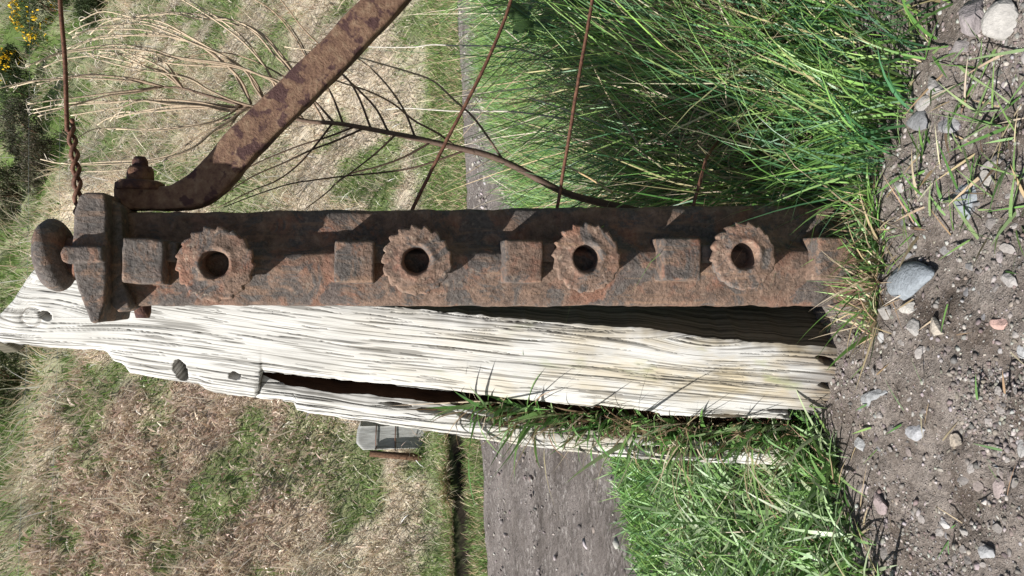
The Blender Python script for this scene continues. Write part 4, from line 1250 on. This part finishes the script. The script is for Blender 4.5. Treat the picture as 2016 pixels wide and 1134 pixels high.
# grass rooted in the rotten split
H = Heap()
n = 1200
u_ = rng.uniform(0, 1, n) ** 0.8
px = 915 + u_ * 690
ym = iy(MAIN_L, px) + 4; ys_ = iy(SLAB_R, px)
py = ym + (ys_ - ym) * rng.uniform(0.0, 1.0, n)
b = on_plane(px, py, A0 - fn * 0.025, fn)
dead = rng.uniform(0, 1, n) < 0.5
col = np.where(dead[:, None], palette(n, STRAW + [(0.20, 0.12, 0.07)], 0.2), palette(n, [(0.13, 0.26, 0.07), (0.18, 0.32, 0.10), (0.25, 0.36, 0.16), (0.09, 0.20, 0.05)], 0.2))
az = rng.normal(math.radians(222), 1.15, n)
big = rng.uniform(0, 1, n) < 0.3
clm = 0.55 + 0.8 * smooth01(-0.3, 0.4, vnoise(np.stack([px / 38, px * 0, px * 0], -1), 12))
H.add(*blades(b, az, rng.uniform(0.0, 1.4, n), clm * np.where(big, rng.uniform(0.07, 0.14, n), rng.uniform(0.02, 0.08, n)), np.where(dead, rng.uniform(0.002, 0.004, n), np.where(big, rng.uniform(0.006, 0.010, n), rng.uniform(0.003, 0.006, n))), rng.uniform(-0.2, 1.7, n), col, 6))
tag(H.build('split_grass', MAT['grass']), 'green and brown grass sprouting from the split in the timber post', 'grass', kind='stuff')

# straw and green tuft at the iron foot
H = Heap()
ctr_ = [G(1712, 575), G(1722, 540), G(1700, 620), G(1690, 480), G(1700, 440), G(1690, 400)]
for k, g0 in enumerate(ctr_):
    n = 60
    b = g0[None, :] + rng.normal(0, 0.012, (n, 3)) * np.array([1, 1, 0])
    b[:, 1] = np.minimum(b[:, 1], Y0 - 0.065)
    b[:, 2] = near_height(b[:, 0], b[:, 1]) - 0.004
    mixc = np.where((rng.uniform(0, 1, n) < (0.62 if k < 3 else 0.3))[:, None], palette(n, STRAW, 0.2), palette(n, GREEN, 0.2))
    H.add(*blades(b, rng.uniform(0, 6.28, n), rng.uniform(0.15, 1.35, n), rng.uniform(0.04, 0.13, n), rng.uniform(0.0018, 0.0042, n), rng.uniform(-0.2, 1.1, n), mixc, 5))
for (px, py, az_, le, wd) in [(1700, 600, 3.3, 0.14, 0.008), (1668, 655, 2.9, 0.09, 0.010), (1690, 560, 3.6, 0.13, 0.004), (1695, 560, 2.9, 0.15, 0.003), (1730, 560, 1.2, 0.11, 0.007)]:
    b = np.array([G(px, py)]); b[:, 1] = min(b[0, 1], Y0 - 0.06)
    H.add(*blades(b, az_, 0.5, le, wd, 0.5, np.array([[0.13, 0.26, 0.06]]), 6))
tag(H.build('foot_tuft', MAT['grass']), 'straw and green tuft growing at the foot of the iron post', 'grass', kind='stuff')

# few blades sprawled on the stony dirt
H = Heap()
n = 210
px = rng.uniform(1770, 2040, n); py = rng.uniform(80, 480, n)
keep = rng.uniform(0, 1, n) < 0.8; px = px[keep]; py = py[keep]; n = len(px)
b = on_ground(px, py); b[:, 2] = near_height(b[:, 0], b[:, 1])
H.add(*blades(b, rng.uniform(0, 6.28, n), rng.uniform(0.7, 1.4, n), rng.uniform(0.03, 0.09, n), rng.uniform(0.002, 0.0052, n), rng.uniform(0.0, 0.4, n), np.where((rng.uniform(0, 1, n) < .3)[:, None], palette(n, STRAW, .2), palette(n, [(0.17, 0.27, 0.09), (0.22, 0.30, 0.13), (0.12, 0.24, 0.06)], .2)), 5))
n = 34
px = rng.uniform(1680, 2010, n); py = rng.uniform(500, 1120, n)
b = on_ground(px, py); b[:, 2] = near_height(b[:, 0], b[:, 1]) + 0.004
H.add(*blades(b, rng.uniform(0, 6.28, n), rng.uniform(1.0, 1.5, n), rng.uniform(0.02, 0.055, n), rng.uniform(0.0015, 0.004, n), rng.uniform(0.0, 0.25, n), np.where((rng.uniform(0, 1, n) < .6)[:, None], palette(n, STRAW, .2), palette(n, GREEN, .2)), 5))
tag(H.build('sparse_grass', MAT['grass']), 'sparse grass blades sprawled over the stony dirt', 'grass', kind='stuff')

# ------------------------------------------------------------------ hillside cover
def hill_points(n, q0, q1):
    q = np.exp(rng.uniform(math.log(q0), math.log(q1), n))
    th = rng.uniform(-0.47, 0.50, n)
    x = th * q * 1.05 / (1 - TS * th * 1.0 * 0.9)
    y = q + TS * x
    return x, y, q
H = Heap()
n = 95000
x, y, q = hill_points(n, 7.55, 30)
brm, grm = hill_mask(x, y)
u = rng.uniform(0, 1, n)
isg = u < grm * 0.85
isb = (~isg) & (rng.uniform(0, 1, n) < brm * 0.9)
z = height(x, y)
b = np.stack([x, y, z - 0.01], -1)
tone = 1 + 0.55 * fbm(np.stack([x * 1.7, y * 1.7, x * 0], -1), 3, 77)
strw = palette(n, [(0.66, 0.58, 0.46), (0.58, 0.50, 0.385), (0.76, 0.70, 0.58), (0.44, 0.36, 0.265), (0.62, 0.57, 0.45)], 0.2) * tone[:, None]
grn = palette(n, [(0.145, 0.250, 0.060), (0.190, 0.290, 0.080), (0.105, 0.200, 0.045), (0.26, 0.31, 0.12)], 0.2)
brk = palette(n, [(0.52, 0.425, 0.34), (0.44, 0.345, 0.27), (0.62, 0.52, 0.42), (0.28, 0.205, 0.155)], 0.2)
col = np.where(isg[:, None], grn, np.where(isb[:, None], brk, strw))
clump = fbm(np.stack([x * 2.2, y * 2.2, x * 0], -1), 2, 15)
down = math.radians(270 + 26 - 26)
comb = 1.3 * fbm(np.stack([x * 0.9, y * 0.9, x * 0 + 4], -1), 2, 18)
az = rng.normal(down, 0.55, n) + comb
le = np.where(isg, rng.uniform(0.05, 0.16, n), rng.uniform(0.14, 0.42, n)) * (1 + 0.4 * clump) * np.clip(q / 11, 0.75, 1.5)
stalky = (rng.uniform(0, 1, n) < 0.12) & ~isg
le = np.where(stalky, le * 1.5, le); col = np.where(stalky[:, None], np.clip(col * 1.25, 0, 0.8), col)
le = np.where(q < 8.3, le * 0.6, le) * np.where(isb, 0.6, 1)
lean = np.where(isg, rng.uniform(0.1, 0.8, n), rng.uniform(0.7, 1.7, n))
wd = np.where(isg, 0.011, 0.0095) * np.clip(q / 9, 0.8, 2.2) * rng.uniform(0.7, 1.4, n)
H.add(*blades(b, az, lean, le, wd, np.where(isg, 0.6, 1.0) * rng.uniform(0.2, 1.0, n), col, 3, az + math.pi / 2 + rng.normal(0, 0.45, n)))
n = 75000
x, y, q = hill_points(n, 7.6, 16)
brm, grm = hill_mask(x, y)
isg = rng.uniform(0, 1, n) < grm * 0.85
b = np.stack([x, y, height(x, y) - 0.01], -1)
col = np.where(isg[:, None], palette(n, [(0.150, 0.255, 0.065), (0.20, 0.30, 0.09), (0.28, 0.33, 0.13)], 0.2), palette(n, [(0.60, 0.52, 0.41), (0.50, 0.42, 0.31), (0.70, 0.63, 0.51), (0.40, 0.32, 0.235)], 0.2))
az = rng.uniform(0, 6.28, n)
H.add(*blades(b, az, rng.uniform(0.4, 1.6, n), rng.uniform(0.06, 0.20, n), rng.uniform(0.005, 0.010, n) * np.clip(q / 9, .8, 1.6), rng.uniform(0.2, 1.2, n), col, 2, az + math.pi / 2 + rng.normal(0, 0.5, n)))
tag(H.build('hillside_grass', MAT['hillveg']), 'pale dead grass and green tufts covering the hillside', 'grass', kind='stuff')
# crumpled bracken litter
n = 55000
x, y, q = hill_points(n, 9.4, 22)
brm, grm = hill_mask(x, y)
keep = rng.uniform(0, 1, n) < brm * (1 - 0.75 * grm) * 0.8
x, y, q = x[keep], y[keep], q[keep]; n = len(x)
b = np.stack([x, y, height(x, y) + rng.uniform(-0.01, 0.12, n)], -1)
col = palette(n, [(0.58, 0.49, 0.395), (0.66, 0.565, 0.465), (0.48, 0.385, 0.305), (0.32, 0.24, 0.185), (0.74, 0.645, 0.54)], 0.2)
H = Heap()
azb = rng.normal(down, 1.0, n)
H.add(*blades(b, azb, rng.uniform(0.5, 1.6, n), rng.uniform(0.07, 0.20, n) * np.clip(q / 12, .8, 1.4), rng.uniform(0.016, 0.045, n) * np.clip(q / 12, .8, 1.6), rng.uniform(0.4, 1.8, n), col, 3, azb + math.pi / 2 + rng.normal(0, 0.6, n)))
tag(H.build('bracken_litter', MAT['hillveg']), 'brown crumpled dead bracken spread on the hillside left of the timber', 'bracken', kind='stuff')
# verge beyond the track
H = Heap()
n = 34000
xv = rng.uniform(-3.6, 4.6, n); qv = rng.uniform(6.68, 7.9, n)
cutm = (qv > 7.33) & (qv < 7.52) & (xv < -0.8)
keep = ~cutm | (rng.uniform(0, 1, n) < 0.05)
xv, qv = xv[keep], qv[keep]; n = len(xv)
yv = qv + TS * xv
b = np.stack([xv, yv, height(xv, yv) - 0.005], -1)
gsel = rng.uniform(0, 1, n) < 0.62
H.add(*blades(b, rng.uniform(0, 6.28, n), rng.uniform(0.1, 0.9, n), rng.uniform(0.04, 0.14, n), rng.uniform(0.004, 0.008, n), rng.uniform(0.2, 1.0, n), np.where(gsel[:, None], palette(n, [(0.12, 0.20, 0.05), (0.16, 0.24, 0.07), (0.09, 0.16, 0.04)], .2), palette(n, STRAW, .2)), 3))
n = 5200
xv = rng.uniform(-4.2, -0.7, n)
qv = 7.50 + np.abs(rng.normal(0, 0.05, n)) - 0.10 * fbm(np.stack([xv * 1.6, (7.5 + TS * xv) * 0.3, xv * 0], -1), 3, 8)
b = np.stack([xv, qv + TS * xv, height(xv, qv + TS * xv)], -1)
ov = 0.7 + 1.3 * smooth01(-0.1, 0.3, vnoise(np.stack([xv * 3, xv * 0, xv * 0], -1), 5))
H.add(*blades(b, rng.normal(math.radians(275), 0.5, n), rng.uniform(0.5, 1.3, n), rng.uniform(0.06, 0.15, n) * ov, rng.uniform(0.005, 0.009, n), rng.uniform(0.5, 1.5, n), palette(n, STRAW + [(0.14, 0.22, 0.06), (0.20, 0.27, 0.09)], .2), 4))
tag(H.build('far_verge_grass', MAT['hillveg']), 'short green and straw grass along the far side of the track', 'grass', kind='stuff')

# ------------------------------------------------------------------ gorse and shrubs high on the hill
def bush(name, label, cat, px, py, qy, rx, rz, leafcol, flowers=0, grp=None, seed=0):
    x = (567 - py) / FPX * qy; y = qy
    z = height(np.array([x]), np.array([y]))[0]
    r = empty(name, (x, y, z)); tag(r, label, cat, grp)
    rg = np.random.default_rng(seed)
    # limbs
    for k in range(5):
        a = rg.uniform(0, 6.28)
        tip = np.array([x + math.cos(a) * rx * .6, y + math.sin(a) * rx * .5, z + rz * rg.uniform(.6, .9)])
        V, Q, T = tube(smooth_path([[x, y, z - 0.1], [x * .6 + tip[0] * .4, y * .6 + tip[1] * .4, z + rz * .4], tip], 8), np.linspace(0.03, 0.008, 9), 6)
        link('limb', np_mesh('limb', V, Q, T), MAT['wood_rot'], r)
    n = 5000
    d = rg.normal(size=(n, 3)); d /= np.linalg.norm(d, axis=1)[:, None]
    lobe = 1 + 0.75 * fbm(d * 2.0 + seed, 3, seed)
    rad = rg.uniform(0.45, 1.0, n) ** 0.5 * lobe
    c_ = np.array([x, y, z + rz * 0.5]) + d * rad[:, None] * np.array([rx, rx * .8, rz * .6])
    c_[:, 2] = np.maximum(c_[:, 2], z - 0.1 + (c_[:, 1] - y) * 0.4)
    H = Heap()
    H.add(*blades(c_, rg.uniform(0, 6.28, n), rg.uniform(0, 1.6, n), rg.uniform(0.05, 0.14, n), rg.uniform(0.012, 0.03, n), rg.uniform(0, .6, n), palette(n, leafcol, .25), 2))
    tag(H.build('crown', MAT['hillveg'], r), kind='stuff')
    if flowers:
        n = flowers
        cl_ = rg.normal(size=(14, 3)); cl_ /= np.linalg.norm(cl_, axis=1)[:, None]; cl_[:, 1] = -abs(cl_[:, 1])
        k = rg.integers(0, 14, n)
        d = cl_[k] + rg.normal(0, 0.16, (n, 3)); d /= np.linalg.norm(d, axis=1)[:, None]
        c_ = np.array([x, y, z + rz * 0.5]) + d * rg.uniform(.85, 1.2, n)[:, None] * np.array([rx, rx * .8, rz * .6])
        H = Heap()
        H.add(*blades(c_, rg.uniform(0, 6.28, n), rg.uniform(0, 1.6, n), rg.uniform(0.05, 0.10, n), rg.uniform(0.05, 0.08, n), rg.uniform(0, .6, n), palette(n, [(0.75, 0.48, 0.02), (0.80, 0.56, 0.04), (0.65, 0.40, 0.02)], .12), 2))
        tag(H.build('blossom', MAT['hillveg'], r), kind='stuff')
    return r
DKG = [(0.035, 0.055, 0.020), (0.055, 0.080, 0.028), (0.025, 0.040, 0.016)]
def hill_at(px, py):
    """walk along the view ray until it meets the hill"""
    rr = ray([px], [py])[0]
    for yy in np.arange(7, 60, 0.05):
        p_ = CAMP + rr * (yy / rr[1])
        if p_[2] <= height(np.array([p_[0]]), np.array([p_[1]]))[0]: return yy
    return 30.0
for (px, py, rx, rz, lab, fl_, cols, nm, cat) in [
    (48, 65, 0.95, 1.0, 'yellow-flowering gorse bush in the upper hillside corner', 420, DKG, 'gorse_bush', 'gorse'),
    (8, 165, 0.5, 0.6, 'smaller yellow gorse bush at the frame edge below the large gorse', 160, DKG, 'gorse_bush', 'gorse'),
    (100, 18, 0.7, 0.6, 'dark green scrub between the large gorse and the top wire', 0, DKG, 'dark_shrub', 'shrub'),
    (15, 400, 0.8, 0.7, 'brown-green scrub at the upper frame edge right of the knob', 0, [(0.07, 0.085, 0.035), (0.09, 0.075, 0.05), (0.045, 0.06, 0.028)], 'dark_shrub', 'shrub'),
    (70, 345, 0.7, 0.5, 'low grey-brown scrub nearest above the knob', 0, [(0.12, 0.10, 0.075), (0.09, 0.085, 0.05), (0.06, 0.065, 0.035)], 'dark_shrub', 'shrub'),
    (20, 225, 0.9, 0.7, 'dark green scrub just below the smaller gorse', 0, DKG, 'dark_shrub', 'shrub'),
    (45, 290, 0.9, 0.7, 'dark heather-like shrub on the hillside above the knob', 0, [(0.05, 0.055, 0.03), (0.075, 0.065, 0.045), (0.035, 0.04, 0.022)], 'dark_shrub', 'shrub'),
    (30, 740, 0.8, 0.7, 'dark green shrub on the hillside left of the timber top', 0, [(0.06, 0.085, 0.03), (0.045, 0.06, 0.025), (0.09, 0.11, 0.04)], 'dark_shrub', 'shrub'),
    (175, 45, 0.55, 0.5, 'low dark green shrub behind the twig tips right of the top wire', 0, [(0.06, 0.085, 0.035), (0.045, 0.06, 0.025)], 'dark_shrub', 'shrub')]:
    bush(nm, lab, cat, px, py, hill_at(px + 25, py), rx, rz, cols, fl_, None, int(px + py))

# thin netting wires crossing the upper hillside, barely visible
for k, (px, lab) in enumerate([(52, 'upper thin pale fence wire strung across the far hillside'), (113, 'lower thin pale fence wire strung across the far hillside')]):
    V, Q, T = tube([P(px - 22, 1300, 9.0), P(px, 700, 9.0), P(px + 4, 400, 9.2), P(px + 8, -200, 9.4)], 0.0014, 5)
    o = link('netting_wire', np_mesh('netting_wire', V, Q, T), plain_mat('galvanised %d' % k, [(0.12, 0.14, 0.13), (0.22, 0.24, 0.23)], 50))
    tag(o, lab, 'wire', 'hillside netting wires')
